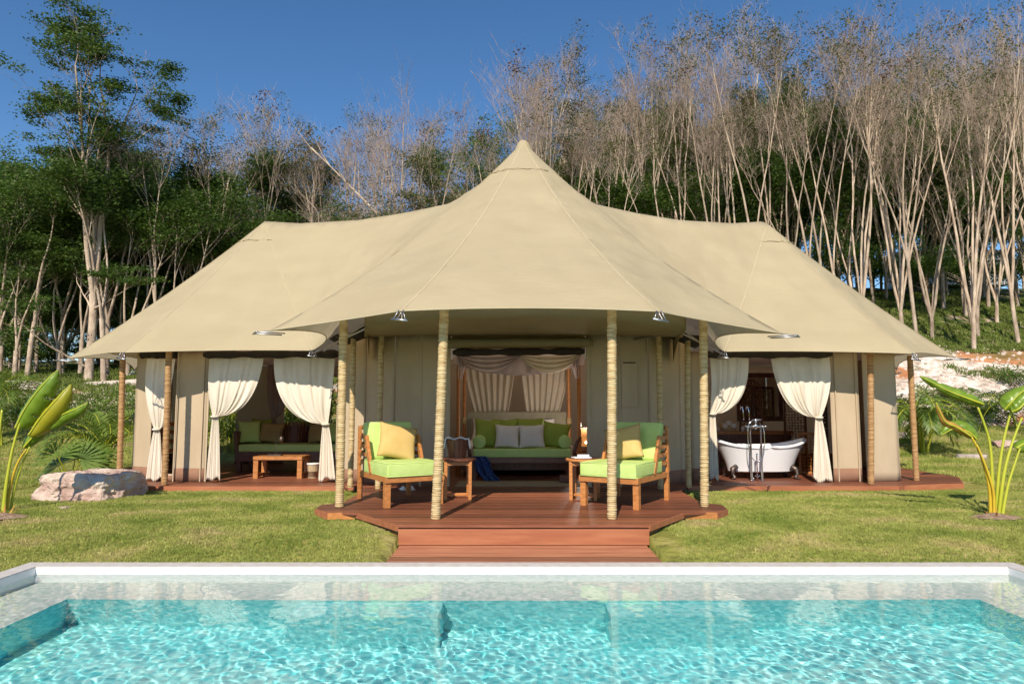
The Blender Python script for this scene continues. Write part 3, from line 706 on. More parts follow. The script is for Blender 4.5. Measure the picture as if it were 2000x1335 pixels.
# ------------------------------------------------------------------ curtains (each hangs by itself)
def curtain(xo, xi, ztop, zt, xt, zb, xb0, xb1, y, label, m=LINEN, folds=7, sgn=1, parent=None, name='curtain', amp=.024, tie=True, group='tied back cream curtains'):
    """xo outer top x, xi inner top x, (xt, zt) tie point, bottom from xb0 to xb1"""
    wt = .05
    def f(u, v):
        if v < .6:
            k = v / .6; z_ = ztop + (zt - ztop) * k
            o_ = xo + (xt - sgn * wt * .8 - xo) * (k ** 2.2); e = 1 - (1 - k ** 2.3) ** 1.0
            i_ = xi + (xt + sgn * wt - xi) * (1 - sqrt(max(0, 1 - k ** 1.75)))
            z2 = z_ - .10 * sin(pi * k) * u * abs(xi - xt) * 1.0
        else:
            k = (v - .6) / .4; z2 = zt + (zb - zt) * k
            o_ = xt - sgn * wt * .8 + (xb0 - xt + sgn * wt * .8) * (k ** .7); i_ = xt + sgn * wt + (xb1 - xt - sgn * wt) * (k ** .75)
        sp = abs(i_ - o_)
        uu = u + .035 * sin(u * 17 + v * 3)
        a = amp * min(1, .35 + sp * .9) * (.45 + .55 * min(1, v * 2.5 + .2))
        yy = y - a * (sin(uu * folds * 2 * pi) * .7 + .3 * sin(uu * folds * 3.3 * pi + 1)) - (.06 * sin(pi * min(1, v / .6)) if v < .6 else 0)
        return Vector((o_ + (i_ - o_) * u, yy, z2 + (.05 * sin(u * 9 + xo) * u if v > .97 else 0)))
    b = MB(); b.grid(f, folds * 12, 60)
    root = empty(name, (xt, y, zb), None, None) if parent is None else None
    if root:
        tag(root, label, 'curtain', group); b.build('cloth', m, root, smooth=True, sol=.003)
        if tie:
            t_ = MB(); t_.lathe([(.060, -.018), (.070, -.008), (.070, .008), (.060, .018)], (xt, y - .01, zt), 18, 1, .8); t_.build('tieback', m, root, smooth=True)
        return root
    return b.build(name, m, parent, smooth=True, sol=.003)
def cz(px, py, D): q = W(px, py, D); return q.x, q.z
YC = 11.5
def curt(top_o, top_i, tie, bot0, bot1, pyt, pyb, lab, D=YC, **k):
    sgn = 1 if top_i > top_o else -1
    xo = cz(top_o, pyt, D)[0]; xi, zt = cz(top_i, pyt, D); xt, ztie = cz(*tie, D); zb = max(DZ + .02, cz(bot0, pyb, D)[1])
    return curtain(xo, xi, zt, ztie, xt, zb, cz(bot0, pyb, D)[0], cz(bot1, pyb, D)[0], D, lab, sgn=sgn, **k)
curt(411, 515, (420, 813), 403, 430, 696, 936, 'cream curtain tied back at the outer side of the lounge, beside a plain canvas panel')
curt(655, 535, (636, 828), 655, 622, 696, 936, 'cream curtain tied back at the porch side of the lounge, before the woven basket')
curt(1386, 1462, (1391, 808), 1386, 1404, 698, 934, 'cream curtain tied back beside the foot of the tub, half behind a roped post', folds=6)
curt(1619, 1506, (1599, 815), 1626, 1588, 696, 940, 'wide cream curtain tied back at the outer side of the bathroom opening', folds=8)
curt(288, 342, (306, 838), 285, 317, 700, 937, 'narrow cream curtain tied back in the small corner window behind a post', D=11.66, folds=5)
curt(523, 572, (534, 815), 520, 540, 712, 845, 'mauve grey drape tied back at the rear window of the lounge', D=15.1, m=SHEER, folds=5, group=None, amp=.05)
# ------------------------------------------------------------------ furniture helpers
def pillow(w_, h_, t_, m, label, cat='pillow', group=None, loc=(0, 0, 0), rx=0., ry=0., rz=0., name='pillow', pinch=.10, n=18):
    root = None
    def f(sg):
        def g_(u, v):
            a = 2 * u - 1; b = 2 * v - 1
            k = (max(0, 1 - abs(a) ** 2.4) * max(0, 1 - abs(b) ** 2.4)) ** .42
            x = a * (1 - pinch * (1 - b * b) ** 1.0 * abs(a) ** 2) ; y = b * (1 - pinch * (1 - a * a) * abs(b) ** 2)
            wr = 1 + .06 * sin(9 * a + 5 * b) * abs(a * b)
            return Vector((x * w_ / 2, sg * (k * t_ / 2 * wr + .003), y * h_ / 2 + h_ / 2))
        return g_
    b = MB(); b.grid(f(-1), n, n); b2 = f(1); b.grid(lambda u, v: b2(1 - u, v), n, n)
    # edge strip
    o = b.build(name, m, None, smooth=True)
    bm = bmesh.new(); bm.from_mesh(o.data); bmesh.ops.remove_doubles(bm, verts=bm.verts, dist=.0062); bm.to_mesh(o.data); bm.free()
    o.data.polygons.foreach_set('use_smooth', [True] * len(o.data.polygons))
    o.location = loc; o.rotation_euler = (rx, ry, rz); tag(o, label, cat, group)
    return o
def rbox(c, d, name, m, parent, bev=.02, local=True, rot=None, seg=3):
    b = MB(); b.box(c, d, rot); o = b.build(name, m, parent, local=local, bevel=bev, bseg=seg)
    if bev >= .012: o.data.polygons.foreach_set('use_smooth', [True] * len(o.data.polygons))
    return o

# armchairs on the porch
def armchair(loc, rz, label):
    r = empty('armchair', loc, label, 'armchair', 'wooden porch armchairs with lime cushions', rz)
    W2, DP = .36, 1.10
    for x in (-W2, W2):
        rbox((x, .035, .155), (.075, .075, .31), 'leg', TEAK, r, .004); rbox((x, DP - .03, .155), (.06, .06, .31), 'leg', TEAK, r, .004)
    rbox((0, -.0, .345), (2 * W2 + .09, .05, .075), 'front_rail', TEAK, r, .004); rbox((0, DP - .03, .345), (2 * W2 + .06, .04, .07), 'back_rail', TEAK, r, .004)
    for x in (-W2, W2):
        rbox((x, DP / 2, .345), (.045, DP - .1, .07), 'side_rail', TEAK, r, .004)
    for i in range(7): rbox((0, .1 + i * .135, .375), (2 * W2 - .05, .07, .016), 'slat', TEAK, r, .002)
    for x in (-W2 - .012, W2 + .012):
        rbox((x, DP - .02, .68), (.04, .055, .62), 'back_post', TEAK, r, .004)
        b = MB(); b.bar((x, DP - .52, .375), (x, DP - .30, .86), .04, .07); b.build('slanted_post', TEAK, r, local=True, bevel=.004, bseg=1)
        for z_ in (.50, .61, .72, .84):
            y0_ = DP - .52 + (z_ - .375) * .22 / .485; rbox((x, (y0_ + DP - .03) / 2, z_), (.02, DP - .06 - y0_, .05), 'side_slat', TEAK, r, .003)
    for z_ in (.50, .62, .74, .86, .97): rbox((0, DP - .01, z_), (2 * W2 - .02, .02, .06), 'back_slat', TEAK, r, .003)
    # cushions
    b = MB(); b.box((0, .41, .465), (.765, .90, .165)); o = b.build('seat_cushion', LIME, r, local=True, bevel=.022, bseg=3); o.data.polygons.foreach_set('use_smooth', [True] * len(o.data.polygons))
    b = MB()
    for zz in (.386, .546): b.tube([(-.38, -.038, zz), (.38, -.038, zz), (.38, .855, zz), (-.38, .855, zz), (-.38, -.038, zz)], .006, 6)
    b.build('piping', LIME, o, local=True, smooth=True)
    rt_ = Matrix.Rotation(R(-19), 3, 'X'); b = MB(); b.box((0, .93, .785), (.70, .11, .53), rt_); o = b.build('back_cushion', LIME, r, local=True, bevel=.045, bseg=4)
    o.data.polygons.foreach_set('use_smooth', [True] * len(o.data.polygons))
    return r
fl = gp(757, 992, DZ); fr = gp(1242, 996, DZ)
a1 = R(31); a2 = R(-33)
c1 = Vector((fl.x, fl.y, DZ)) + Vector((.36 * cos(a1) , .36 * sin(a1), 0)); c2 = Vector((fr.x, fr.y, DZ)) - Vector((.36 * cos(a2), .36 * sin(a2), 0))
ch1 = armchair(c1, a1, 'wooden armchair with lime cushions left of the steps, ochre pillow fully sunlit')
ch2 = armchair(c2, a2, 'wooden armchair with lime cushions on the right, beside the table with booklets')
def onchair(c, a, x, y, z_): return (c.x + x * cos(a) - y * sin(a), c.y + x * sin(a) + y * cos(a), c.z + z_)
pillow(.55, .52, .16, YELLOW, 'sunlit ochre throw pillow leaning in the left armchair', 'pillow', 'ochre pillows on the armchairs', onchair(c1, a1, -.03, .58, .545), R(-26), R(12), a1 - R(6), 'throw_pillow')
pillow(.52, .50, .15, YELLOW, 'half shaded ochre throw pillow leaning in the right armchair', 'pillow', 'ochre pillows on the armchairs', onchair(c2, a2, -.02, .58, .545), R(-26), R(-12), a2 + R(10), 'throw_pillow')

# side tables
def side_table(x, y, h, label, rz):
    r = empty('side_table', (x, y, DZ), label, 'side table', 'round side tables between the chairs', rz)
    b = MB(); b.lathe([(0, h - .035), (.25, h - .035), (.262, h - .028), (.262, h - .008), (.255, h), (0, h)], (0, 0, 0), 36); b.build('table_top', TEAK if x > 0 else DARKW, r, local=True)
    b = MB(); b.lathe([(0, h - .0), (.225, h + .001), (.225, h + .004), (0, h + .004)], (0, 0, 0), 32); b.build('top_inlay', DARKW, r, local=True)
    for sx, sy in ((-1, -1), (1, -1), (1, 1), (-1, 1)): rbox((sx * .165, sy * .165, (h - .035) / 2), (.045, .045, h - .035), 'leg', TEAK, r, .003)
    for s_ in (-1, 1):
        rbox((0, s_ * .165, h - .065), (.285, .03, .05), 'apron', TEAK, r, .002); rbox((s_ * .165, 0, h - .065), (.03, .285, .05), 'apron', TEAK, r, .002)
        rbox((s_ * .165, 0, .055), (.03, .285, .035), 'stretcher', TEAK, r, .002)
    rbox((0, 0, .055), (.30, .03, .035), 'stretcher', TEAK, r, .002)
    return r
tx1, ty1 = W(893, 900, 9.55).x, 9.55; tx2, ty2 = W(1142, 900, 9.5).x, 9.5
side_table(tx1, ty1, .55, 'small round side table holding the wooden ice bucket', R(8)); side_table(tx2, ty2, .55, 'small round side table with white booklets on top', R(-14))
r = empty('ice_bucket', (tx1, ty1, DZ + .554), 'slatted dark wood ice bucket with a white towel draped over it', 'bucket')
for i in range(16):
    a = 2 * pi * i / 16; b = MB(); rot = Matrix.Rotation(a, 3, 'Z')
    for (ra, za), (rb_, zb_) in (((.115, 0), (.152, .25)),):
        wa, wb_ = ra * .375, rb_ * .375
        vs = [rot @ Vector(p) for p in ((ra, -wa / 2, za), (ra, wa / 2, za), (rb_, wb_ / 2, zb_), (rb_, -wb_ / 2, zb_), (ra - .016, -wa / 2, za), (ra - .016, wa / 2, za), (rb_ - .016, wb_ / 2, zb_), (rb_ - .016, -wb_ / 2, zb_))]
        b.add(vs, [(0, 1, 2, 3), (7, 6, 5, 4), (0, 4, 5, 1), (1, 5, 6, 2), (2, 6, 7, 3), (3, 7, 4, 0)])
    b.build('stave', DARKW, r, local=True)
b = MB(); b.lathe([(0, .01), (.10, .01), (.132, .235), (.12, .235)], (0, 0, 0), 20); b.build('lining', IRON, r, local=True)
tw = MB()
def towel(u, v):
    a = (u - .5) * 2; x = a * .19; edge = abs(a) > .78
    if abs(a) < .80: z_ = .262 + .012 * sin(a * 7) + .01 * v; yy = -.06 + v * .14
    else: k = (abs(a) - .80) / .2; z_ = .262 - k * .14; x = (1 if a > 0 else -1) * (.152 + .025 * k + .01 * sin(v * 9)); yy = -.06 + v * (.14 - .05 * k)
    return Vector((x, yy, z_))
tw.grid(towel, 40, 10)
t_ = tw.build('towel', WHITEC, None, smooth=True, sol=.008); t_.location = (tx1, ty1, DZ + .554); tag(t_, 'white towel folded over the wooden ice bucket', 'towel')
for k, (dx, dy, w_, d_, h_, rz) in enumerate(((-.03, -.04, .24, .17, .014, .2), (.0, -.02, .16, .12, .03, -.1))):
    b = MB(); b.box((0, 0, h_ / 2), (w_, d_, h_)); o = b.build('booklet', PAPER, None, bevel=.002, bseg=1)
    o.location = (tx2 + dx - .02, ty2 + dy, DZ + .556 + (0 if k == 0 else .0145)); o.rotation_euler = (0, 0, rz)
    tag(o, ('flat white booklet lying on the round side table', 'thick small white booklet lying on the larger one')[k], 'booklet')
# slippers under the left chair
for k in range(2):
    b = MB(); b.grid(lambda u, v: Vector(((u - .5) * .09 * (1 - .25 * abs(2 * v - 1)), (v - .5) * .26, .015 + .05 * max(0, sin(pi * u)) * max(0, sin(pi * min(1, v * 1.7))))), 8, 12); b.box((0, 0, .008), (.08, .25, .014))
    o = b.build('slipper', WHITEC, None, smooth=True); p = W(786 + 17 * k, 949, 10.55); o.location = (p.x, 10.55, DZ); o.rotation_euler = (0, 0, R(20)); tag(o, ('white cotton slipper by the wall, the one nearer the roped post', 'white cotton slipper by the wall, the one nearer the side table')[k], 'slipper', 'slippers under the left chair')

# bedroom: sofa, bed
SD = 11.75
sx0, sx1 = W(924, 880, SD).x, W(1116, 880, SD).x; sc_ = (sx0 + sx1) / 2; sw = sx1 - sx0
r = empty('day_bed', (sc_, SD, DZ), 'low dark wood bench with a lime green seat cushion at the foot of the bed', 'bench')
rbox((0, .30, .345), (sw + .06, .66, .09), 'seat_frame', DARKW, r, .006)
for x in (-1, 1):
    for y in (0, 1): rbox((x * (sw / 2 - .02), .03 + y * .55, .15), (.07, .07, .30), 'leg', DARKW, r, .004)
b = MB(); b.box((0, .30, .465), (sw, .64, .145)); o = b.build('seat_cushion', LIME, r, local=True, bevel=.025, bseg=3); o.data.polygons.foreach_set('use_smooth', [True] * len(o.data.polygons))
rbox((0, .64, .52), (sw + .06, .04, .26), 'backrest', DARKW, r, .006)
for s_ in (-1, 1):
    b = MB(); b.tube([(s_ * (sw / 2 + .05), .05, .36), (s_ * (sw / 2 + .06), .05, .5), (s_ * (sw / 2 + .11), .05, .66), (s_ * (sw / 2 + .17), .05, .74)], [.03, .028, .028, .022], 8); b.build('curved_arm', DARKW, r, local=True, smooth=True)
def bolster(x, lab):
    b = MB(); b.tube([(x, 0, 0), (x, .02, 0), (x, .04, 0), (x, .50, 0), (x, .52, 0), (x, .54, 0)], [.085, .108, .115, .115, .108, .085], 22)
    o = b.build('bolster', LIME, None, smooth=True); o.location = (sc_, SD + .02, DZ + .54 + .112); tag(o, lab, 'bolster', 'lime bolsters on the bench')
bolster(sw / 2 - .10, 'round lime bolster on the lamp side of the green bench'); bolster(-sw / 2 + .10, 'round lime bolster partly behind the wooden ice bucket')
zs = DZ + .54
def pl_(px, w_, h_, m, lab, dy, rz=0, t=.16, grp=None, ry=0, dz=0): pillow(w_, h_, t, m, lab, 'pillow', grp, (W(px, 860, SD + dy).x, SD + dy, zs + dz), R(-16), ry, rz, 'throw_pillow')
GP = 'pale cushions on the bench'; GO = 'olive pillows on the bench'
pl_(990, .44, .42, CREAMC, 'pale square cushion on the green bench, nearer the ice bucket', .13, R(4), grp=GP, ry=R(3))
pl_(1039, .46, .42, CREAMC, 'pale square cushion on the green bench, nearer the booklets', .12, R(-3), grp=GP, ry=R(-2))
pl_(953, .50, .52, OLIVE, 'large olive pillow leaning beside the bolster behind the ice bucket', .26, R(12), grp=GO, ry=R(4))
pl_(1080, .50, .46, OLIVE, 'large olive pillow leaning beside the round lime bolster by the lamp', .24, R(-12), grp=GO, ry=R(8))
pl_(987, .48, .52, OLIVE, 'olive pillow mostly hidden behind the pale cushion nearer the ice bucket', .40, 0, grp=GO)
pl_(1036, .50, .53, OLIVE, 'olive pillow mostly hidden behind the pale cushion nearer the booklets', .40, 0, grp=GO)
# bed
BD = 13.0
bx0, bx1 = W(912, 820, 14.6).x, W(1106, 820, 14.6).x; bc = (bx0 + bx1) / 2
r = empty('canopy_bed', (bc, 13.5, DZ), 'four poster bed with grey headboard and mauve draped canopy', 'bed')
def L(x, y, z_): return (x - bc, y - 13.5, z_ - DZ)
hz1 = W(1000, 804, 14.6).z
b = MB(); b.box(L(bc, 14.6, (DZ + hz1) / 2), (bx1 - bx0, .10, hz1 - DZ)); b.build('headboard', HEADB, r, local=True, bevel=.01)
b = MB(); b.box(L(bc, 13.55, DZ + .40), (bx1 - bx0 - .1, 1.95, .32)); b.build('mattress', WHITEC, r, local=True, bevel=.05, bseg=3)
b = MB(); b.box(L(bc, 13.55, DZ + .17), (bx1 - bx0 - .04, 2.0, .12)); b.build('bed_frame', DARKW, r, local=True)
ztop = W(1000, 693, 12.6).z
pp = [(W(895, 800, 12.6).x, 12.6), (W(1131, 800, 12.6).x, 12.6), (W(907, 800, 14.5).x, 14.5), (W(1111, 800, 14.5).x, 14.5)]
for x, y in pp:
    b = MB(); b.lathe([(.045, DZ), (.05, DZ + .5), (.035, DZ + .55), (.05, DZ + .62), (.035, DZ + .7), (.036, ztop - .15), (.055, ztop - .12), (.055, ztop), (0, ztop)], (x - bc, y - 13.5, -DZ), 12); b.build('bed_post', TEAK, r, local=True, smooth=True)
    b = MB(); b.tube([(x - bc, y - 13.5, .9), (x - bc, y - 13.5, 1.02)], [.056, .056], 12); b.build('rope_collar', ROPE, r, local=True) if y > 14 else None
for a, b_2 in ((0, 1), (2, 3), (0, 2), (1, 3)):
    b = MB(); b.tube([L(*pp[a], ztop - .03), L(*pp[b_2], ztop - .03)], .025, 8); b.build('top_rail', TEAK, r, local=True, smooth=True)
# draped canopy: sheer valance with two swags
xa, xb_ = pp[0][0], pp[1][0]
b = MB(); b.grid(lambda u, v: Vector(L(xa - .1 + (xb_ - xa + .2) * u, 12.55 - .02 * sin(u * 60), ztop - .02 - v * (.16 + .20 * sin(pi * u)))), 90, 6); b.build('canopy_valance', SHEER, r, local=True, smooth=True, sol=.002)
for k in range(2):
    x0_, x1_ = (xa - .02, (xa + xb_) / 2) if k == 0 else ((xa + xb_) / 2, xb_ + .02)
    b = MB(); b.grid(lambda u, v: Vector(L(x0_ + (x1_ - x0_) * u, 12.52 - .03 * sin(v * 22) - .05 * sin(pi * u) * v, ztop + .0 - (.02 + .28 * v) * (1 - (2 * u - 1) ** 2) - .04 * v)), 30, 26); b.build('swag', SHEER if k == 0 else LINEN, r, local=True, smooth=True, sol=.002)
b = MB(); b.grid(lambda u, v: Vector(L(xa + (xb_ - xa) * u, 12.6 + 1.9 * v, ztop + .01 + .05 * sin(u * 9) * sin(pi * v))), 20, 8); b.build('canopy_top', SHEER, r, local=True, smooth=True)
for x_, y_, sd_ in ((xa - .03, 12.6, 1), (xb_ + .03, 12.6, -1)):
    b = MB(); b.grid(lambda u, v: Vector(L(x_ + sd_ * (.02 + (.20 - .12 * v) * u), y_ - .04 - .02 * sin(u * 16), ztop - .02 - v * .42)), 20, 6); b.build('corner_drape', SHEER, r, local=True, smooth=True)
# back curtains of the bed
for k, (o_, i_, t_) in enumerate(((pp[2][0] - .05, bc - .03, bc - .50), (pp[3][0] + .05, bc + .08, bc + .55))):
    ph = k * 1.3
    def fc(u, v):
        k_ = v ** 1.3; w0, w1 = o_, i_; q0 = t_ - .32 if k == 0 else t_ + .30; q1 = t_ + .28 if k == 0 else t_ - .30
        x = (w0 + (w1 - w0) * u) * (1 - k_) + (q0 + (q1 - q0) * u) * k_
        return Vector(L(x, 14.72 - .035 * sin(u * 46 + ph) - .015 * sin(u * 91), ztop - .05 - v * (ztop - hz1 + .2)))
    b = MB(); b.grid(fc, 90, 14); b.build('bed_curtain', LINEN, r, local=True, smooth=True, sol=.003)
for k, px in enumerate((955, 1052)): pillow(.74, .48, .2, WHITEC, ('white bed pillow behind the olive pillows, nearer the ice bucket side', 'white bed pillow behind the olive pillows, nearer the lamp side')[k], 'pillow', 'white bed pillows', (W(px, 830, 14.2).x, 14.2, DZ + .56), R(-25), R(2 - 4 * k), 0, 'bed_pillow')
# lamp on a bedside table
lx = W(1143, 800, 13.0).x
r = empty('bedside_table', (lx, 13.0, DZ), 'dark bedside table under the lit lamp', 'bedside table'); rbox((0, 0, .43), (.42, .40, .04), 'table_top', DARKW, r, .004)
for sx in (-1, 1):
    for sy in (-1, 1): rbox((sx * .17, sy * .16, .205), (.04, .04, .41), 'leg', DARKW, r, .003)
zl = DZ + .45
r = empty('table_lamp', (lx, 13.0, zl), 'small lit table lamp with an orange glowing shade by the bed', 'lamp')
LAMP = bpy.data.materials.new('lamp shade'); LAMP.use_nodes = True; bs = LAMP.node_tree.nodes['Principled BSDF']; bs.inputs['Base Color'].default_value = (.6, .28, .1, 1); bs.inputs['Emission Color'].default_value = (1, .42, .12, 1); bs.inputs['Emission Strength'].default_value = .35
b = MB(); b.lathe([(.07, .0), (.07, .02), (.012, .03), (.012, .12)], (0, 0, 0), 14); b.build('base', DARKW, r, local=True)
pl__ = bpy.data.lights.new('lamp_light', 'POINT'); pl__.energy = 36; pl__.color = (1, .88, .76); pl__.shadow_soft_size = .08; po = bpy.data.objects.new('lamp_light', pl__); col.objects.link(po); po.parent = r; po.location = (0, 0, .44)
b = MB(); b.lathe([(.085, .06), (.085, .40)], (0, 0, 0), 18); o = b.build('shade', LAMP, r, local=True, smooth=True)
BULB = bpy.data.materials.new('bulb'); BULB.use_nodes = True; bs = BULB.node_tree.nodes['Principled BSDF']; bs.inputs['Emission Color'].default_value = (1, .7, .4, 1); bs.inputs['Emission Strength'].default_value = 8
b = MB(); b.lathe([(0, .13), (.018, .14), (.022, .16), (0, .185)], (0, -.09, -.02), 10); b.build('bulb', BULB, r, local=True)
# mat and navy cloth
b = MB(); b.box((0, 0, .007), (2.0, .75, .012)); o = b.build('floor_mat', RUG, None, bevel=.003, bseg=1); o.location = (.1, 11.33, DZ); tag(o, 'woven beige floor mat inside the bedroom doorway', 'mat')
x_ = W(933, 900, 11.55).x
b = MB(); b.grid(lambda u, v: Vector(((u - .5) * .26 + .22 * v + .02 * sin(v * 8), -.06 * v - .03 * sin(u * 14) - .0, .0 + .40 * (1 - v) + .006)), 22, 14); o = b.build('throw', NAVY, None, smooth=True, sol=.012); o.location = (x_, 11.68, DZ + .012); tag(o, 'navy blue patterned throw hanging off the bench down to the mat', 'throw')
x_ = W(1105, 914, 11.5).x; b = MB(); b.box((0, 0, .06), (.22, .2, .11)); o = b.build('wooden_box', DARKW, None, bevel=.006); o.location = (x_, 11.45, DZ + .014); tag(o, 'small dark wooden box on the mat under the bench', 'box')

# ------------------------------------------------------------------ left wing
SY = 13.3
ax0, ax1 = W(462, 860, SY).x, W(672, 860, SY).x; ac = (ax0 + ax1) / 2; aw = ax1 - ax0
r = empty('lounge_sofa', (ac, SY, DZ), 'dark wood sofa with a long lime seat cushion inside the lounge wing', 'sofa')
rbox((0, .35, .30), (aw, .8, .18), 'seat_frame', DARKW, r, .006); b = MB(); b.box((.0, .33, .46), (aw - .12, .78, .14)); o = b.build('seat_cushion', LIME, r, local=True, bevel=.03, bseg=3); o.data.polygons.foreach_set('use_smooth', [True] * len(o.data.polygons))
rbox((0, .78, .62), (aw, .05, .5), 'backrest', DARKW, r, .006)
for s_ in (-1, 1):
    b = MB(); b.bar((s_ * (aw / 2 - .03), .02, .2), (s_ * (aw / 2 + .03), .02, .78), .07, .06); b.build('arm_post', DARKW, r, local=True); rbox((s_ * (aw / 2 + .01), .4, .62), (.05, .75, .3), 'arm_panel', DARKW, r, .006)
    for y in (.05, .7): rbox((s_ * (aw / 2 - .05), y, .105), (.08, .08, .21), 'leg', DARKW, r, .004)
zc = DZ + .535
def lp_(px, w_, h_, m, lab, dy, rz, ry=0): pillow(w_, h_, .17, m, lab, 'pillow', None, (W(px, 860, SY + dy).x, SY + dy, zc), R(-18), ry, rz, 'throw_pillow')
lp_(488, .44, .46, LIME, 'lime green pillow in the corner of the lounge sofa', .25, R(30)); lp_(526, .48, .42, TANC, 'tan pillow beside the lime one on the lounge sofa', .35, R(5), R(6))
lp_(618, .42, .42, TANC, 'tan pillow half behind the right lounge curtain', .35, R(-20), R(-8)); lp_(655, .42, .44, LIME, 'green pillow at the porch end of the lounge sofa', .35, R(-10))
lp_(506, .42, .50, OLIVE, 'olive pillow behind the tan one on the lounge sofa', .55, 0)
# slatted dark wooden rest
x_ = W(577, 860, SY + .62).x; r = empty('slatted_rest', (x_, SY + .58, zc), 'dark slatted wooden headrest standing on the lounge sofa', 'headrest')
for i in range(9): b = MB(); a = (i - 4) / 4; b.bar((a * .19, 0, 0), (a * .31, .10, .36 + .05 * (1 - a * a)), .06, .016); b.build('slat', DARKW, r, local=True)
# coffee table
CD = 12.35
cx0, cx1 = W(504, 900, CD).x, W(598, 900, CD).x; cc = (cx0 + cx1) / 2; cw = cx1 - cx0; ch = W(550, 889, CD).z - DZ
r = empty('coffee_table', (cc, CD, DZ), 'low sunlit teak coffee table in the lounge wing', 'coffee table')
rbox((0, 0, ch - .03), (cw, .5, .06), 'table_top', TEAK, r, .004)
for sx in (-1, 1):
    for sy in (-1, 1): rbox((sx * (cw / 2 - .045), sy * .2, (ch - .06) / 2), (.085, .07, ch - .06), 'leg', TEAK, r, .004)
    rbox((sx * (cw / 2 - .045), 0, .05), (.04, .33, .05), 'stretcher', TEAK, r, .002)
x_ = W(538, 880, CD).x; r = empty('candle_holder', (x_, CD, DZ + ch), 'black wire candle holder on the coffee table', 'candle holder')
rbox((0, 0, .012), (.24, .14, .022), 'tray', IRON, r, .003)
b = MB(); b.tube([(0, 0, .02), (0, 0, .40)], .005, 5); b.tube([(0, 0, .40), (.07, 0, .42), (.10, 0, .34)], .005, 5); b.build('rod', IRON, r, local=True)
b = MB(); b.lathe([(0, .22), (.035, .24), (.05, .28), (.035, .33), (0, .35)], (.10, 0, 0), 12); b.build('lantern', IRON, r, local=True, smooth=True)
x_ = W(612, 920, 12.2).x; r = empty('wicker_basket', (x_, 12.2, DZ), 'woven wicker waste basket beside the coffee table', 'basket')
b = MB(); b.lathe([(0, .0), (.085, .0), (.09, .02), (.105, .24), (.11, .25), (.10, .25), (.095, .03), (0, .03)], (0, 0, 0), 18); b.build('weave', WICKER, r, local=True, smooth=True)
b = MB(); b.lathe([(.104, .238), (.116, .245), (.116, .262), (.10, .262)], (0, 0, 0), 18); b.build('rim', WHITEC, r, local=True, smooth=True)
# brown chair behind the corner window
x_ = W(309, 900, 12.6).x; r = empty('wooden_chair', (x_, 12.6, DZ), 'brown wooden chair seen through the corner window with the narrow curtain', 'chair')
rbox((0, 0, .45), (.5, .5, .05), 'seat', TEAK, r, .005)
for sx in (-1, 1):
    for sy in (-1, 1): rbox((sx * .22, sy * .22, .21), (.06, .05, .43), 'leg', TEAK, r, .004)
    rbox((sx * .22, .23, .72), (.05, .04, .5), 'back_post', TEAK, r, .004)
for z_ in (.62, .78, .93): rbox((0, .23, z_), (.40, .02, .07), 'back_slat', TEAK, r, .003)

# ------------------------------------------------------------------ right wing: bath
TD = 12.25
tc_ = (W(1394, 900, TD).x + W(1573, 900, TD).x) / 2; tl = (W(1573, 900, TD).x - W(1394, 900, TD).x) / 2
r = empty('bathtub', (tc_, TD, DZ), 'white freestanding clawfoot bathtub with raised ends in the bathroom wing', 'bathtub')
def rim(a): return .545 + .125 * abs(cos(a)) ** 2.6
def tub(a, v, off=0.):
    A = tl * (.70 + .30 * v ** 1.3) - off; B = .25 + .13 * v - off
    sx = (abs(cos(a)) ** .85) * (1 if cos(a) > 0 else -1)
    z0 = .13 + off; return Vector((A * sx, B * sin(a), z0 + (rim(a) - z0) * v))
b = MB(); b.grid(lambda u, v: tub(2 * pi * u, v), 56, 14); b.add([tub(2 * pi * i / 56, 0) for i in range(56)], [tuple(range(55, -1, -1))]); b.build('shell', ENAMEL, r, local=True, smooth=True)
b = MB(); b.grid(lambda u, v: tub(-2 * pi * u, v, .025), 56, 14); b.add([tub(2 * pi * i / 56, 0, .025) for i in range(56)], [tuple(range(56))]); b.build('basin', ENAMEL, r, local=True, smooth=True)
b = MB(); b.tube([tub(2 * pi * i / 56, 1.0, .008) + Vector((0, 0, .005)) for i in range(57)], .028, 10); b.build('rim', ENAMEL, r, local=True, smooth=True)
for sx in (-1, 1):
    for sy in (-1, 1):
        x = sx * tl * .62; b = MB(); b.tube([(x - sx * .03, sy * .2, .22), (x + sx * .05, sy * .22, .17), (x + sx * .06, sy * .25, .09), (x + sx * .015, sy * .25, .045), (x + sx * .05, sy * .27, .02)], [.045, .05, .032, .026, .035], 8)
        for q in (-1, 0, 1): b.tube([(x + sx * .04, sy * .27, .03), (x + sx * .085, sy * .27 + q * .025, .012)], [.016, .01], 5)
        b.build('claw_foot', IRON, r, local=True, smooth=True)
    b = MB(); b.tube([(-tl * .6, 0, .125), (tl * .6, 0, .125)], .02, 6)
b.build('base_rail', DARKW, r, local=True)
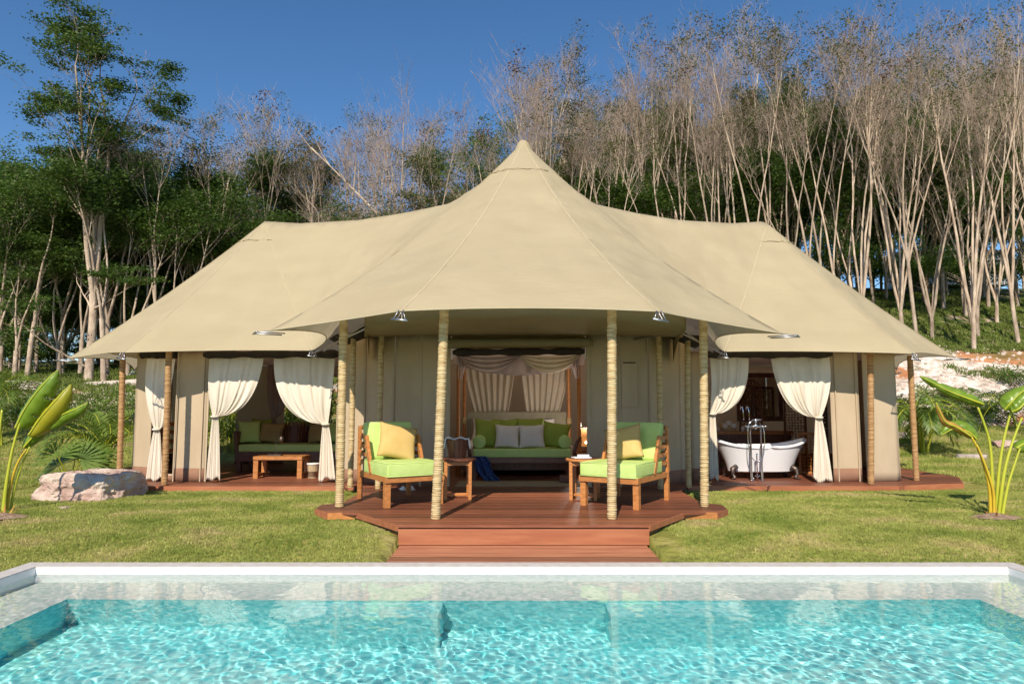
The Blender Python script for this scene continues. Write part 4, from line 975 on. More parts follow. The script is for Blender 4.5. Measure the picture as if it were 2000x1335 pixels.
# floor standing tap
FD = 11.78
fx_ = (W(1466, 900, FD).x + W(1489, 900, FD).x) / 2; r = empty('bath_tap', (fx_, FD, DZ), 'tall chrome floor standing bath tap with hand shower in front of the tub', 'tap')
def fz(py): return W(1478, py, FD).z - DZ
hb = fz(832); hw = .09
for s_ in (-1, 1):
    b = MB(); b.lathe([(.035, 0), (.035, .012), (.016, .02), (.016, hb), (0, hb)], (s_ * hw, 0, 0), 12); b.build('riser_pipe', CHROME, r, local=True, smooth=True)
    b = MB(); b.tube([(s_ * hw - s_ * .0, -.02, hb + .0), (s_ * (hw + .07), -.02, hb + .0)], .014, 8); b.lathe([(.0, -.012), (.032, -.008), (.032, .008), (0, .012)], (s_ * (hw + .075), -.02, hb), 10); b.build('tap_handle', CHROME, r, local=True, smooth=True)
    b = MB(); b.tube([(s_ * .07 + .0, -.03, .0), (s_ * .07, -.03, .06), (s_ * .03, -.03, .09), (s_ * .0, -.03, .05)], .008, 6); b.build('floor_loop', CHROME, r, local=True, smooth=True)
b = MB(); b.tube([(-hw - .02, -.02, hb), (hw + .02, -.02, hb)], .022, 10); b.tube([(0, -.02, hb), (0, -.02, hb + .12)], .014, 8); b.lathe([(0, -.05), (.03, -.03), (.035, 0), (.03, .03), (0, .05)], (0, -.03, hb), 12); b.build('mixer_body', CHROME, r, local=True, smooth=True)
b = MB(); b.tube([(-.06, -.02, hb + .11), (.11, -.02, hb + .115)], .016, 8); b.tube([(.06, -.02, hb + .115), (.06, .10, hb + .10), (.06, .17, hb + .03)], .014, 8); b.build('spout', CHROME, r, local=True, smooth=True)
for px, ps in ((1449, .0), (1460, .03)):
    x = W(px, 800, FD).x - fx_; b = MB(); b.tube([(x + .02, -.02, hb + .10), (x + .015, -.02, hb + .25), (x, -.02, fz(800) + .05), (x - .02, -.02, fz(792)), (x - .035 , -.02, fz(800))], [.008, .008, .010, .013, .008], 7); b.build('cradle', CHROME, r, local=True, smooth=True)
b = MB(); hl = [(-.055, -.04, hb + .10), (-.135, -.05, hb + .02), (-.15, -.05, hb - .25), (-.12, -.05, hb - .48), (0, -.05, hb - .60), (.10, -.05, hb - .50), (.13, -.05, hb - .28), (.12, -.05, hb - .05), (.06, -.05, hb + .03)]
def smooth_line(p, k=6):
    p = [Vector(q) for q in p]; out = []
    for i in range(len(p) - 1):
        a, b2, c, d = p[max(0, i - 1)], p[i], p[i + 1], p[min(len(p) - 1, i + 2)]
        for j in range(k):
            t = j / k; out.append(.5 * ((2 * b2) + (c - a) * t + (2 * a - 5 * b2 + 4 * c - d) * t * t + (3 * b2 - a - 3 * c + d) * t ** 3))
    return out + [p[-1]]
b.tube(smooth_line(hl), .0075, 6); b.build('hose', CHROME, r, local=True, smooth=True)
b = MB(); b.tube([(0, -.02, 0), (0, -.02, .42), (0, -.03, .46)], [.012, .012, .02], 8); b.build('drain_pipe', CHROME, r, local=True, smooth=True)
# vanity, mirror, towels, cups
VD = 14.4
vx0, vx1 = W(1392, 843, VD).x, W(1540, 843, VD).x; vc = (vx0 + vx1) / 2; vz = W(1450, 841, VD).z - DZ
r = empty('vanity', (vc, VD, DZ), 'dark wood bathroom vanity behind the tub', 'vanity')
rbox((0, 0, vz - .03), (vx1 - vx0, .55, .06), 'counter', TEAK, r, .004); rbox((0, .02, vz - .16), (vx1 - vx0 - .06, .48, .20), 'drawer_box', DARKW, r, .004)
for sx in (-1, 1):
    for sy in (-1, 1): rbox((sx * ((vx1 - vx0) / 2 - .06), sy * .2, (vz - .26) / 2), (.07, .07, vz - .26), 'leg', DARKW, r, .004)
    rbox((sx * .35, -.235, vz - .16), (.6, .02, .15), 'drawer', DARKW, r, .004)
mx0, mx1, mz0, mz1 = W(1436, 700, 14.75).x, W(1525, 700, 14.75).x, W(1480, 822, 14.75).z, W(1480, 728, 14.75).z
r = empty('wall_mirror', ((mx0 + mx1) / 2, 14.75, mz0), 'large mirror in a wide dark wood frame above the vanity', 'mirror')
mw, mh = mx1 - mx0, mz1 - mz0
rbox((0, 0, mh / 2), (mw - .1, .02, mh - .1), 'glass', GLASSM, r, 0 or .001)
for s_ in (-1, 1): rbox((s_ * (mw / 2 - .05), -.01, mh / 2), (.10, .05, mh - .202), 'frame_side', DARKW, r, .004)
rbox((0, -.01, mh - .05), (mw, .05, .10), 'frame_top', DARKW, r, .004); rbox((0, -.01, .05), (mw, .05, .10), 'frame_bottom', DARKW, r, .004)
# solid carved arch added as the reflection seen in the mirror
ax_ = W(1462, 770, 14.3).x; az0 = W(1462, 838, 14.3).z; az1 = W(1462, 742, 14.3).z
def carved(x, y, z0, wd, ht, arch, label, name, m=IRON, rz=0, seed=1):
    q = random.Random(seed); r = empty(name, (x, y, z0), label, 'carved panel', None, rz); b = MB()
    step_ = .055
    nx_ = int(wd / step_); nz_ = int(ht / step_)
    for i in range(nx_):
        for j in range(nz_):
            cx = (i + .5) * wd / nx_ - wd / 2; cz_ = (j + .5) * ht / nz_
            if arch and (cz_ > ht - wd / 2) and (cx ** 2 + (cz_ - (ht - wd / 2)) ** 2 > (wd / 2) ** 2): continue
            ph = q.uniform(0, 6); rr_ = step_ * .46
            ls = [(cx + rr_ * (1 - t / 9) * cos(ph + t), q.uniform(-.004, .004), cz_ + rr_ * (1 - t / 9) * sin(ph + t)) for t in range(8)]
            b.tube(ls, .008, 4)
    b.build('carving', m, r, local=True)
    b = MB()
    if arch:
        ls = [(-wd / 2, 0, 0), (-wd / 2, 0, ht - wd / 2)] + [(-wd / 2 * cos(a), 0, ht - wd / 2 + wd / 2 * sin(a)) for a in [pi * t / 12 for t in range(1, 12)]] + [(wd / 2, 0, ht - wd / 2), (wd / 2, 0, 0)]
        b.tube(ls, .016, 6)
    else:
        b.box((-wd / 2, 0, ht / 2), (.035, .03, ht)); b.box((wd / 2, 0, ht / 2), (.035, .03, ht)); b.box((0, 0, ht), (wd - .036, .03, .035)); b.box((0, 0, .02), (wd - .036, .03, .035))
    b.build('frame', m, r, local=True)
    return r
carved(ax_, 14.2, DZ + vz, .46, az1 - DZ - vz, True, 'dark carved arch before the mirror, standing in for a reflected carved panel', 'carved_arch_reflection', DARKW, seed=4)
carved(W(1552, 800, 13.9).x, 13.9, DZ, .42, W(1552, 752, 13.9).z - DZ, False, 'tall brown lattice screen panel beside the vanity', 'lattice_screen', DARKW, seed=5)
carved(W(1606, 800, 12.6).x, 12.6, DZ, .5, W(1606, 740, 12.6).z - DZ, False, 'tall dark lattice screen behind the outer bathroom curtain', 'lattice_screen', IRON, R(50), seed=6)
carved(W(1580, 880, 13.0).x, 13.0, DZ, .34, .75, False, 'short brown carved stand between the tub end and the curtain', 'carved_stand', TEAK, R(-12), seed=8)
r = empty('towel_basket', (W(1422, 840, 14.25).x, 14.25, DZ + vz), 'woven basket of rolled white towels on the vanity', 'basket')
b = MB(); b.lathe([(0, 0), (.13, 0), (.16, .14), (.15, .14), (.12, .02), (0, .02)], (0, 0, 0), 16, 1.2, .8); b.build('weave', WICKER, r, local=True, smooth=True)
for k, (dx, dz) in enumerate(((-.09, .11), (.09, .11), (0, .17))):
    b = MB(); b.tube([(0, -.1, 0), (0, -.09, 0), (0, .09, 0), (0, .1, 0)], [.04, .052, .052, .04], 12); o = b.build('rolled_towel', WHITEC, None, smooth=True); o.location = (W(1422, 840, 14.25).x + dx, 14.22, DZ + vz + dz)
    tag(o, ('rolled white towel in the vanity basket, on the porch curtain side', 'rolled white towel in the vanity basket, beside the cups', 'rolled white towel on top of the basket pile')[k], 'towel', 'rolled towels')
for k, px in enumerate((1400, 1450, 1458)):
    b = MB(); b.lathe([(0, 0), (.03, 0), (.036, .09), (.033, .09), (.028, .01), (0, .01)], (0, 0, 0), 12); o = b.build('cup', WHITEC if k else CREAMC, None, smooth=True); o.location = (W(px, 840, 14.2).x, 14.12 + .06 * k, DZ + vz); tag(o, ('pale cup at the curtain end of the vanity', 'white cup just beside the towel basket', 'white cup behind the shower cradle on the vanity')[k], 'cup', 'cups on the vanity')
# ------------------------------------------------------------------ trees
def np_mesh(name, verts, quads, m, parent=None, smooth=False, tris=None):
    me = bpy.data.meshes.new(name); verts = np.asarray(verts, dtype=np.float32)
    me.vertices.add(len(verts)); me.vertices.foreach_set('co', verts.ravel())
    q = np.asarray(quads, dtype=np.int32); k = q.shape[1]
    me.loops.add(q.size); me.loops.foreach_set('vertex_index', q.ravel())
    me.polygons.add(len(q)); me.polygons.foreach_set('loop_start', np.arange(0, q.size, k, dtype=np.int32))
    me.update(calc_edges=True); me.materials.append(m)
    if smooth: me.polygons.foreach_set('use_smooth', np.ones(len(q), bool))
    o = bpy.data.objects.new(name, me); col.objects.link(o)
    if parent: o.parent = parent
    return o
class TB:  # fast tube collector
    def __init__(s): s.v = []; s.f = []; s.n = 0
    def tube(s, pts, rad, seg):
        n = len(pts); a0 = None
        for i in range(n):
            p = pts[i]; t = (pts[min(i + 1, n - 1)] - pts[max(i - 1, 0)])
            if t.length < 1e-6: t = Vector((0, 0, 1))
            a = t.cross(Vector((.93, .37, .05)) if abs(t.x) < .9 * t.length else Vector((0, 1, 0))); a.normalize(); b = t.cross(a); b.normalize()
            for k in range(seg):
                th = 2 * pi * k / seg; q = p + (a * cos(th) + b * sin(th)) * rad[i]; s.v.append((q.x, q.y, q.z))
        for i in range(n - 1):
            for k in range(seg):
                k2 = (k + 1) % seg; o = s.n + i * seg; s.f.append((o + k, o + k2, o + seg + k2, o + seg + k))
        s.n += n * seg
def leaf_quads(centres, size, r, q, flat=.5):
    """leaf sized quads scattered round the clump centres; r = clump radius (x, z)"""
    n = len(centres); c = np.asarray(centres) + q.normal(0, 1, (n, 3)) * np.array([r[0], r[0], r[1]])
    a = q.normal(0, 1, (n, 3)); a[:, 2] *= flat; a /= np.linalg.norm(a, axis=1, keepdims=True)
    b = q.normal(0, 1, (n, 3)); b -= a * (a * b).sum(1, keepdims=True); b /= np.linalg.norm(b, axis=1, keepdims=True)
    L = size * q.uniform(.6, 1.3, (n, 1)); Wd = L * q.uniform(.35, .6, (n, 1))
    v = np.stack([c - a * L / 2, c + b * Wd / 2 - a * L * .05, c + a * L / 2, c - b * Wd / 2 - a * L * .05], 1).reshape(-1, 3)
    f = np.arange(n * 4).reshape(n, 4); return v, f
def make_tree(seed, H=15., trunk_r=.19, fork=.30, limbs=3, spread=.22, lean=(0, 0), twig=1.0, leaf=None, nleaf=0, lsize=.16, clump=.45, low=.0, dense=1, bushy=0, label='', dry=0, tw_m=None, clumpz=.5, first=.45):
    q = random.Random(seed); nq = np.random.RandomState(seed)
    root = empty('tree', (0, 0, 0)); T = TB(); B = TB(); tips = []
    def path(p, d, L, n, wob, up):
        pts = [p.copy()]; d = d.normalized()
        for i in range(n):
            d = (d + Vector((q.gauss(0, wob), q.gauss(0, wob), q.gauss(0, wob * .6) + up))).normalized(); p = p + d * (L / n); pts.append(p.copy())
        return pts, d
    def twigs(p, d, L, r, lvl):
        n = 4 if lvl == 0 else 3
        pts, d2 = path(p, d, L, n, .16, .05); B.tube(pts, [r * (1 - .62 * i / n) for i in range(n + 1)], 3)
        tips.append(pts[-1])
        if lvl < 2:
            k = int((5 if lvl == 0 else 3) * twig + q.random())
            for _ in range(k):
                t = q.uniform(.25, 1); i = min(n - 1, int(t * n)); pp = pts[i].lerp(pts[i + 1], t * n - i)
                a = q.uniform(0, 2 * pi); s = Vector((cos(a), sin(a), q.uniform(.1, .9)))
                twigs(pp, d2 * .8 + s * .75, L * q.uniform(.4, .65), max(.006, r * .55), lvl + 1)
    def limb(p, d, L, r, lvl, up=.06):
        n = 9 if lvl == 0 else 6
        pts, d2 = path(p, d, L, n, .045 if lvl == 0 else .085, up * .6)
        (T).tube(pts, [r * (1 - .72 * i / n) for i in range(n + 1)], 6 if lvl == 0 else 4)
        k = q.randint(4, 6) if lvl == 0 else q.randint(3, 5)
        for j in range(k):
            t = q.uniform(first if lvl == 0 else .25, .97); i = min(n - 1, int(t * n)); pp = pts[i].lerp(pts[i + 1], t * n - i); rr_ = r * (1 - .7 * t) * .55
            a = q.uniform(0, 2 * pi); s = Vector((cos(a), sin(a), q.uniform(.1, .6))); dd = d2 * .95 + s * q.uniform(.35, .7) * (1.25 if bushy else .65)
            if lvl == 0 : limb(pp, dd, L * q.uniform(.28, .44) * (1.25 - .6 * t), max(.014, rr_), 1)
            elif twig: twigs(pp, dd, L * q.uniform(.35, .6), max(.009, rr_ * .8), 0)
        twigs(pts[-1], d2, L * .22, max(.01, r * .25), 0)
        if lvl == 1: tips.append(pts[-1])
    hF = H * fork
    tp, d = path(Vector((0, 0, -.4)), Vector((lean[0], lean[1], 1)), hF + .4, 6, .02, .02)
    T.tube(tp, [trunk_r * (1.3 if i == 0 else 1.08 - .03 * i) for i in range(7)], 9)
    for j in range(limbs):
        a = 2 * pi * j / limbs + q.uniform(-.5, .5); s = Vector((cos(a), sin(a), 0)) * spread * q.uniform(.6, 1.5)
        limb(tp[-1] + Vector((0, 0, -.05)), Vector((d.x * .8, d.y * .8, 1)) + s, (H - hF) * q.uniform(.78, 1.02), trunk_r * q.uniform(.55, .78), 0)
    if low:
        for j in range(int(low)):
            t = q.uniform(.15, .95); pp = tp[0].lerp(tp[-1], t); a = q.uniform(0, 2 * pi); limb(pp, Vector((cos(a), sin(a), q.uniform(.2, .8))), H * q.uniform(.16, .30), trunk_r * .3, 1)
    np_mesh('trunk', T.v, T.f, BARK, root, True); np_mesh('branches', B.v, B.f, tw_m or TWIG, root)
    if nleaf:
        tt = [t for t in tips if t.z > H * .12]; C_ = []
        # clumps: leaves gather at a share of the twig ends so gaps stay open
        nq.shuffle(tt); tt = tt[: max(8, int(len(tt) * dense))]
        per = max(1, nleaf // len(tt))
        for t in tt: C_ += [tuple(t)] * per
        v, f = leaf_quads(C_, lsize, (clump, clump * clumpz), nq); np_mesh('crown', v, f, leaf, root)
    if dry:
        tt = [t for t in tips if t.z > H * .6]; nq.shuffle(tt); C_ = []
        for t in tt[:dry]: C_ += [tuple(t)] * 26
        v, f = leaf_quads(C_, .17, (.22, .2), nq); np_mesh('dry_leaves', v, f, LEAFB, root)
    return root
bare = [make_tree(100 + i, H=15.5, trunk_r=(.10, .085, .11, .09, .105, .09)[i], fork=(.16, .24, .12, .30, .10, .20)[i], limbs=(3, 2, 4, 3, 4, 2)[i], spread=(.11, .13, .15, .10, .16, .15)[i], lean=((-.07, .0), (-.12, 0), (-.01, 0), (-.08, 0), (.0, 0), (-.15, 0))[i], twig=.8, leaf=LEAFO if i in (1, 3, 4) else None, nleaf=(0, 1500, 0, 1200, 2200, 0)[i], lsize=.13, clump=.24, dense=(.0, .07, 0, .06, .09, 0)[i], dry=(3, 0, 5, 2, 0, 4)[i], first=(.5, .42, .5, .55, .45, .5)[i]) for i in range(6)]
slim = [make_tree(250 + i, H=12, trunk_r=.12, fork=(.3, .16, .22)[i], limbs=(2, 3, 2)[i], spread=.16, twig=.25, first=.6, leaf=LEAFD, nleaf=9000, lsize=.16, clump=.42, dense=.5) for i in range(3)]
half = [make_tree(200 + i, H=15, trunk_r=.12, fork=.25, limbs=3, spread=.2, twig=.7, leaf=LEAFO if i else LEAFD, nleaf=14000, lsize=.15, clump=.34, dense=.30, first=.3) for i in range(3)]
green = [make_tree(300 + i, H=13.5, trunk_r=.14, fork=.28, limbs=4, spread=.30, twig=.5, leaf=LEAFD, nleaf=38000, lsize=.17, clump=.44, dense=.8, bushy=1, low=3, clumpz=.45, first=.2) for i in range(3)]
fill = [make_tree(400 + i, H=9, trunk_r=.13, fork=.14, limbs=5, spread=.5, twig=.5, leaf=LEAFD, nleaf=34000, lsize=.18, clump=.52, dense=.9, bushy=1, low=4, first=.15) for i in range(2)]
tall = [make_tree(503, H=17.5, trunk_r=.19, fork=.26, limbs=4, spread=.17, lean=(-.01, 0), twig=.5, leaf=LEAFD, nleaf=34000, lsize=.15, clump=.30, dense=.32, bushy=1, clumpz=.25, first=.12, low=3)]
protos = set(bare + slim + half + green + fill + tall); used = set()
HT = {}
for o in protos: HT[o] = max(max(v.co.z for v in c.data.vertices) for c in KIDS(o) if c.name.startswith('branches'))
def place(proto, x, y, s=1., rz=None, label='', group=None, cat='tree', ht=None):
    p0 = proto
    if proto in used: o = copy_tree(proto)
    else: o = proto; used.add(proto)
    z_ = gz(x, y)
    if ht is not None: s = ht / HT[p0]
    o.location = (x, y, z_); o.rotation_euler = (0, 0, rng.uniform(-.9, .9) if rz is None else rz); k = min(1.15, max(.8, s)) if ht is not None else s
    o.scale = (k, k, s); tag(o, label, cat, group); return o
def at(px, D): return W(px, 790, D).x
def hto(px, py, D): return W(px, py, D).z - gz(at(px, D), D)      # height of a tree at D whose top stands at row py
big = [
 (tall[0], 170, 26, 22, 0.4, 'tall dark leaved tree topping everything at the far left'),
 (slim[0], 200, 25.5, 330, 2.0, 'pale bare trunk close beside the tall dark leaved tree'),
 (bare[3], 306, 27, 185, 1.0, 'slim bare tree rising between green crowns left of the lower tent peak'),
 (green[0], 372, 31, 285, 0.2, 'round dark green tree directly left of the lower tent peak'),
 (green[1], 255, 34, 300, 1.2, 'dark green tree between the tall tree and the round green crown'),
 (green[2], 30, 30, 285, 2.4, 'dark green tree at the left picture edge below the tall crown'),
 (bare[5], 500, 30, 140, 1.4, 'highest bare tree over the left tent peak, leaning left'),
 (bare[0], 640, 32, 205, .3, 'bare pale tree above the left roof saddle beside the leaning trunk'),
 (bare[2], 790, 31, 135, 2.2, 'upright bare tree with purplish dry leaves above the left roof saddle'),
 (half[1], 590, 34, 245, .0, 'thinly leaved olive tree between bare crowns above the left roof saddle'),
 (fill[0], 560, 36, 375, .0, 'low dense green tree just behind the left tent peak'),
 (half[0], 870, 33, 215, 1., 'half leafy tree just left of the tall central peak'),
 (bare[0], 1075, 30, 55, 2.9, 'bare tree leaning out from behind the tall central peak'),
 (bare[4], 1908, 27, -30, 0.0, 'big forked pale tree with rough trunk on the grassy bank near the right edge'),
 (bare[3], 1800, 26.5, 10, 2.6, 'pale tree with a crooked trunk above the tip of the right roof slope'),
 (bare[2], 1690, 29, 0, 3.6, 'pale forked tree standing behind the middle of the right roof slope'),
 (bare[1], 1610, 29, 5, .9, 'tall pale tree of thin stems behind the right tent peak'),
]
for k, px, D, py, rz, lab in big: place(k, at(px, D), D, 1, rz if k not in bare else rz * .3 - .5, lab, None, ht=hto(px, py, D))
for o in (bare[4], bare[3]): pass
zones = ['at the left picture edge', 'left of the tall dark leaved tree', 'right of the tall dark leaved tree', 'behind the left roof slope', 'left of the left tent peak', 'at the left tent peak', 'just right of the left tent peak',
 'over the left saddle', 'just left of the central peak', 'over the central peak left flank', 'at the tip of the central peak', 'over the central peak right flank', 'where the right saddle begins',
 'over the right saddle', 'just left of the right tent peak', 'at the right tent peak', 'over the top of the right slope', 'over the middle of the right slope', 'over the tip of the right slope', 'near the right picture edge', 'cut by the right picture edge']
look = {}
for i, o in enumerate(bare): look[o] = (('bare three stemmed tree', 'bare two stemmed tree', 'bare four stemmed tree', 'slim bare tree', 'bare green wisped tree', 'bare leaning tree')[i], 'bare trees of the wood')
for i, o in enumerate(slim): look[o] = (('slim two stemmed trunk', 'slim three stemmed trunk', 'slim forked trunk')[i], 'slim pale trunks of the wood')
for i, o in enumerate(half): look[o] = (('half leafy dark tree', 'half leafy olive tree', 'half leafy slender tree')[i], 'half leafy trees of the wood')
for i, o in enumerate(green): look[o] = (('dark green tree', 'full crowned green tree', 'broad green tree')[i], 'green trees of the wood')
for i, o in enumerate(fill): look[o] = (('low bushy green tree', 'squat bushy tree')[i], 'bushy trees of the wood')
SB = ([-200, 60, 300, 400, 560, 700, 790, 900, 950, 1050, 1150, 1200, 1300, 1500, 2200], [380, 380, 330, 185, 205, 195, 150, 170, 110, 80, 60, 20, 5, -5, -25])
SG = ([-200, 100, 260, 400, 470, 620, 900, 1100, 1300, 1600, 2200], [275, 300, 290, 290, 400, 385, 330, 250, 215, 175, 140])
tr_ = random.Random(21); rows = []
for D, a, b, st_, dp in ((29, 440, 2080, 84, 0), (32, 420, 2080, 70, 0), (36, 400, 2080, 78, 1), (41, 430, 2080, 92, 2), (47, 480, 2080, 110, 2)):
    px = a
    while px < b:
        p = px + tr_.uniform(-24, 24); d = D + tr_.uniform(-1.2, 1.6); u = tr_.random()
        k = tr_.choice(bare) if u < (.88 if dp == 0 else .72) - (.1 if p > 1000 and dp else 0) else tr_.choice(half)
        top = np.interp(p, *SB) + (0 if k in bare else 130); lo_ = W(p, 430, d).z
        rows.append((k, p, d, hto(p, top, d) * tr_.uniform(.62, 1.04), dp)); px += st_ * (1.3 if p < 950 else 1)
for D, a, b, st_, dp in ((27.5, -30, 430, 46, 0), (30.5, -40, 460, 50, 1)):
    px = a
    while px < b: p = px + tr_.uniform(-18, 18); rows.append((tr_.choice(slim), p, D + tr_.uniform(-.8, .8), hto(p, 370, D) * tr_.uniform(.75, 1.15), dp)); px += st_
for D, a, b, st_, off, dp, ks in ((35, -60, 440, 90, 30, 1, green), (40, -60, 470, 90, 20, 2, green), (33, -60, 470, 84, 160, 1, fill), (48, -80, 560, 90, 0, 2, green),
                         (44, 480, 2080, 105, 90, 2, fill), (52, 520, 1000, 96, 0, 2, green), (54, 1000, 2100, 84, 0, 2, green), (38, 1080, 2080, 150, 70, 1, half), (46, 1150, 2080, 96, 10, 2, green), (34, 1120, 2080, 190, 60, 0, green)):
    px = a
    while px < b: p = px + tr_.uniform(-25, 25); rows.append((tr_.choice(ks), p, D + tr_.uniform(-1.5, 1.5), hto(p, np.interp(p, *SG) + off, D) * tr_.uniform(.85, 1.05), dp)); px += st_
seen_l = {}
for k, p, d, h_, dp in rows:
    if h_ < 3: continue
    nm, grp = look[k]; lab = nm + (' in the front row ', ' in mid wood ', ' far back ')[dp] + zones[min(20, max(0, int((p + 50) / 100)))]
    if lab in seen_l:
        q_ = seen_l[lab]; lab2 = lab.replace(' tree', ' taller tree' if h_ > q_ else ' shorter tree', 1).replace(' trunk', ' taller trunk' if h_ > q_ else ' shorter trunk', 1)
        if lab2 in seen_l: lab2 = lab2.replace('the front row', 'a front gap').replace('mid wood', 'a wood gap').replace('far back', 'far behind')
        lab = lab2
    seen_l[lab] = h_
    place(k, at(p, d), d, 1, None, lab, grp, ht=h_)
for o in protos - used:
    for c in KIDS(o): bpy.data.objects.remove(c)
    bpy.data.objects.remove(o)
# leaning pole like trunk above the left saddle
m = TB(); a = W(1150 - 0, 0, 1); b0 = W(745, 430, 29.5); b1 = W(608, 288, 29.5); g0 = Vector((b0.x + (b0.x - b1.x) * 1.6, 29.5, 0)); g0 = b0 + (b0 - b1) * 1.9; 
r = empty('tree', (g0.x, g0.y, gz(g0.x, g0.y)), 'single bare trunk leaning steeply left above the left roof saddle', 'tree')
g1 = Vector((g0.x, g0.y, gz(g0.x, g0.y) - .3)); ls = [g1.lerp(b1, t / 8) + Vector((0, 0, .25 * sin(pi * t / 8))) for t in range(9)]
m.tube([p - r.location for p in ls], [.11 - .011 * i for i in range(9)], 7); 
for q_ in range(9):
    p = ls[4 + q_ % 4].lerp(ls[5 + q_ % 4], rng.random()) - r.location; dd = Vector((rng.uniform(-1, .3), rng.uniform(-.4, .4), rng.uniform(.6, 1.4))); m.tube([p, p + dd * .7, p + dd * 1.5 + Vector((0, 0, .3))], [.03, .018, .006], 4)
np_mesh('trunk', m.v, m.f, BARK, r, True)

# ------------------------------------------------------------------ palms, broad leaf plants, shrubs
def frond(p0, d0, L, droop, nl, ll, lw, m_, root, stem=STALK, up=.0, fold=.5, name='frond', seed=0):
    q = random.Random(seed); n = 12; pts = [Vector(p0)]; d = Vector(d0).normalized()
    for i in range(n): d = (d + Vector((0, 0, -droop / n * (1 + i / n)))).normalized(); pts.append(pts[-1] + d * L / n)
    T = TB(); T.tube([p - root.location for p in pts], [.012 * (1 - .75 * i / n) + .002 for i in range(n + 1)], 4); v = []; f = []
    fr_ = np_mesh(name, T.v, T.f, stem, root)
    vs = []; fs = []
    for k in range(nl):
        t = .16 + .84 * k / nl; i = min(n - 1, int(t * n)); p = pts[i].lerp(pts[i + 1], t * n - i); tg = (pts[i + 1] - pts[i]).normalized()
        sd = tg.cross(Vector((0, 0, 1))); sd = sd.normalized() if sd.length > .05 else Vector((1, 0, 0)); upv = sd.cross(tg).normalized()
        for s_ in (-1, 1):
            l_ = ll * (.45 + .9 * sin(pi * min(1, t * .92 + .06))) * q.uniform(.85, 1.1); dd = (sd * s_ * .9 + tg * (.55 + .5 * t) + upv * fold * q.uniform(.3, 1)).normalized()
            a = p; b = p + dd * l_ * .5; c = p + dd * l_ + Vector((0, 0, -l_ * .28)); w_ = dd.cross(upv).normalized() * lw / 2
            o = len(vs); vs += [tuple(x - root.location) for x in (a - w_ * .4, a + w_ * .4, b + w_, b - w_, c)]; fs += [(o, o + 1, o + 2, o + 3)]; fs += [(o + 3, o + 2, o + 4, o + 4)]
    me_ = bpy.data.meshes.new('leaflets'); me_.from_pydata(vs, [], [tuple(dict.fromkeys(x)) for x in fs]); me_.materials.append(m_); lo = bpy.data.objects.new('leaflets', me_); col.objects.link(lo); lo.parent = fr_
    return fr_
def palm(px, D, pyb, h, nf, L, label, stems=3, m_=PALMG, droop=1.2, ll=.34, seed=1, spread=.12, el=(.9, 1.6), cat='palm', arc=None):
    q = random.Random(seed); b = W(px, pyb, D); x = b.x; y = D; z_ = gz(x, y)
    r = empty('palm', (x, y, z_), label, cat)
    for s_ in range(stems):
        a = q.uniform(0, 6.28); top = Vector((x + cos(a) * spread * 2, y + sin(a) * spread * 2, z_ + h * q.uniform(.6, 1))); T = TB(); base_ = Vector((x + cos(a) * spread * .4, y + sin(a) * spread * .4, z_ - .05))
        T.tube([p - r.location for p in (base_, base_.lerp(top, .5) + Vector((.02, 0, 0)), top)], [.035, .028, .022], 7); np_mesh('stem', T.v, T.f, STALK, r, True)
        for k in range(nf):
            a2 = 2 * pi * k / nf + q.uniform(-.4, .4) if arc is None else q.uniform(*arc); e_ = q.uniform(*el)
            frond(top, (cos(a2), sin(a2), e_), L * q.uniform(.75, 1.1), droop * q.uniform(.7, 1.3), 24, ll, .030, m_, r, seed=seed * 77 + s_ * 13 + k)
    return r
palm(200, 11.6 + 1.6, 880, .5, 6, 1.5, 'feathery green palm behind the boulder and the tent corner post', stems=3, seed=3, el=(1.0, 2.4), ll=.30)
palm(14, 17.5, 770, 1.3, 9, 1.5, 'tall thin palm at the left picture edge in front of the dark wood', stems=2, seed=5, el=(.5, 1.5))
palm(1805, 16.5, 888, 1.0, 7, 1.5, 'thin drooping palm on the lawn behind the right corner post', stems=4, seed=7, spread=.10, el=(.9, 2.2), droop=2.2, ll=.30)
palm(1990, 19, 800, .9, 9, 1.9, 'dark green palm on the rocky bank at the right picture edge', stems=2, m_=LEAFD, seed=9, el=(.2, 1.1), ll=.45)
palm(1870, 21, 770, .2, 8, 1.7, 'low dark palm spreading over the pale rocks on the right bank', stems=1, m_=LEAFD, seed=12, el=(.05, .6), ll=.42, droop=.8)
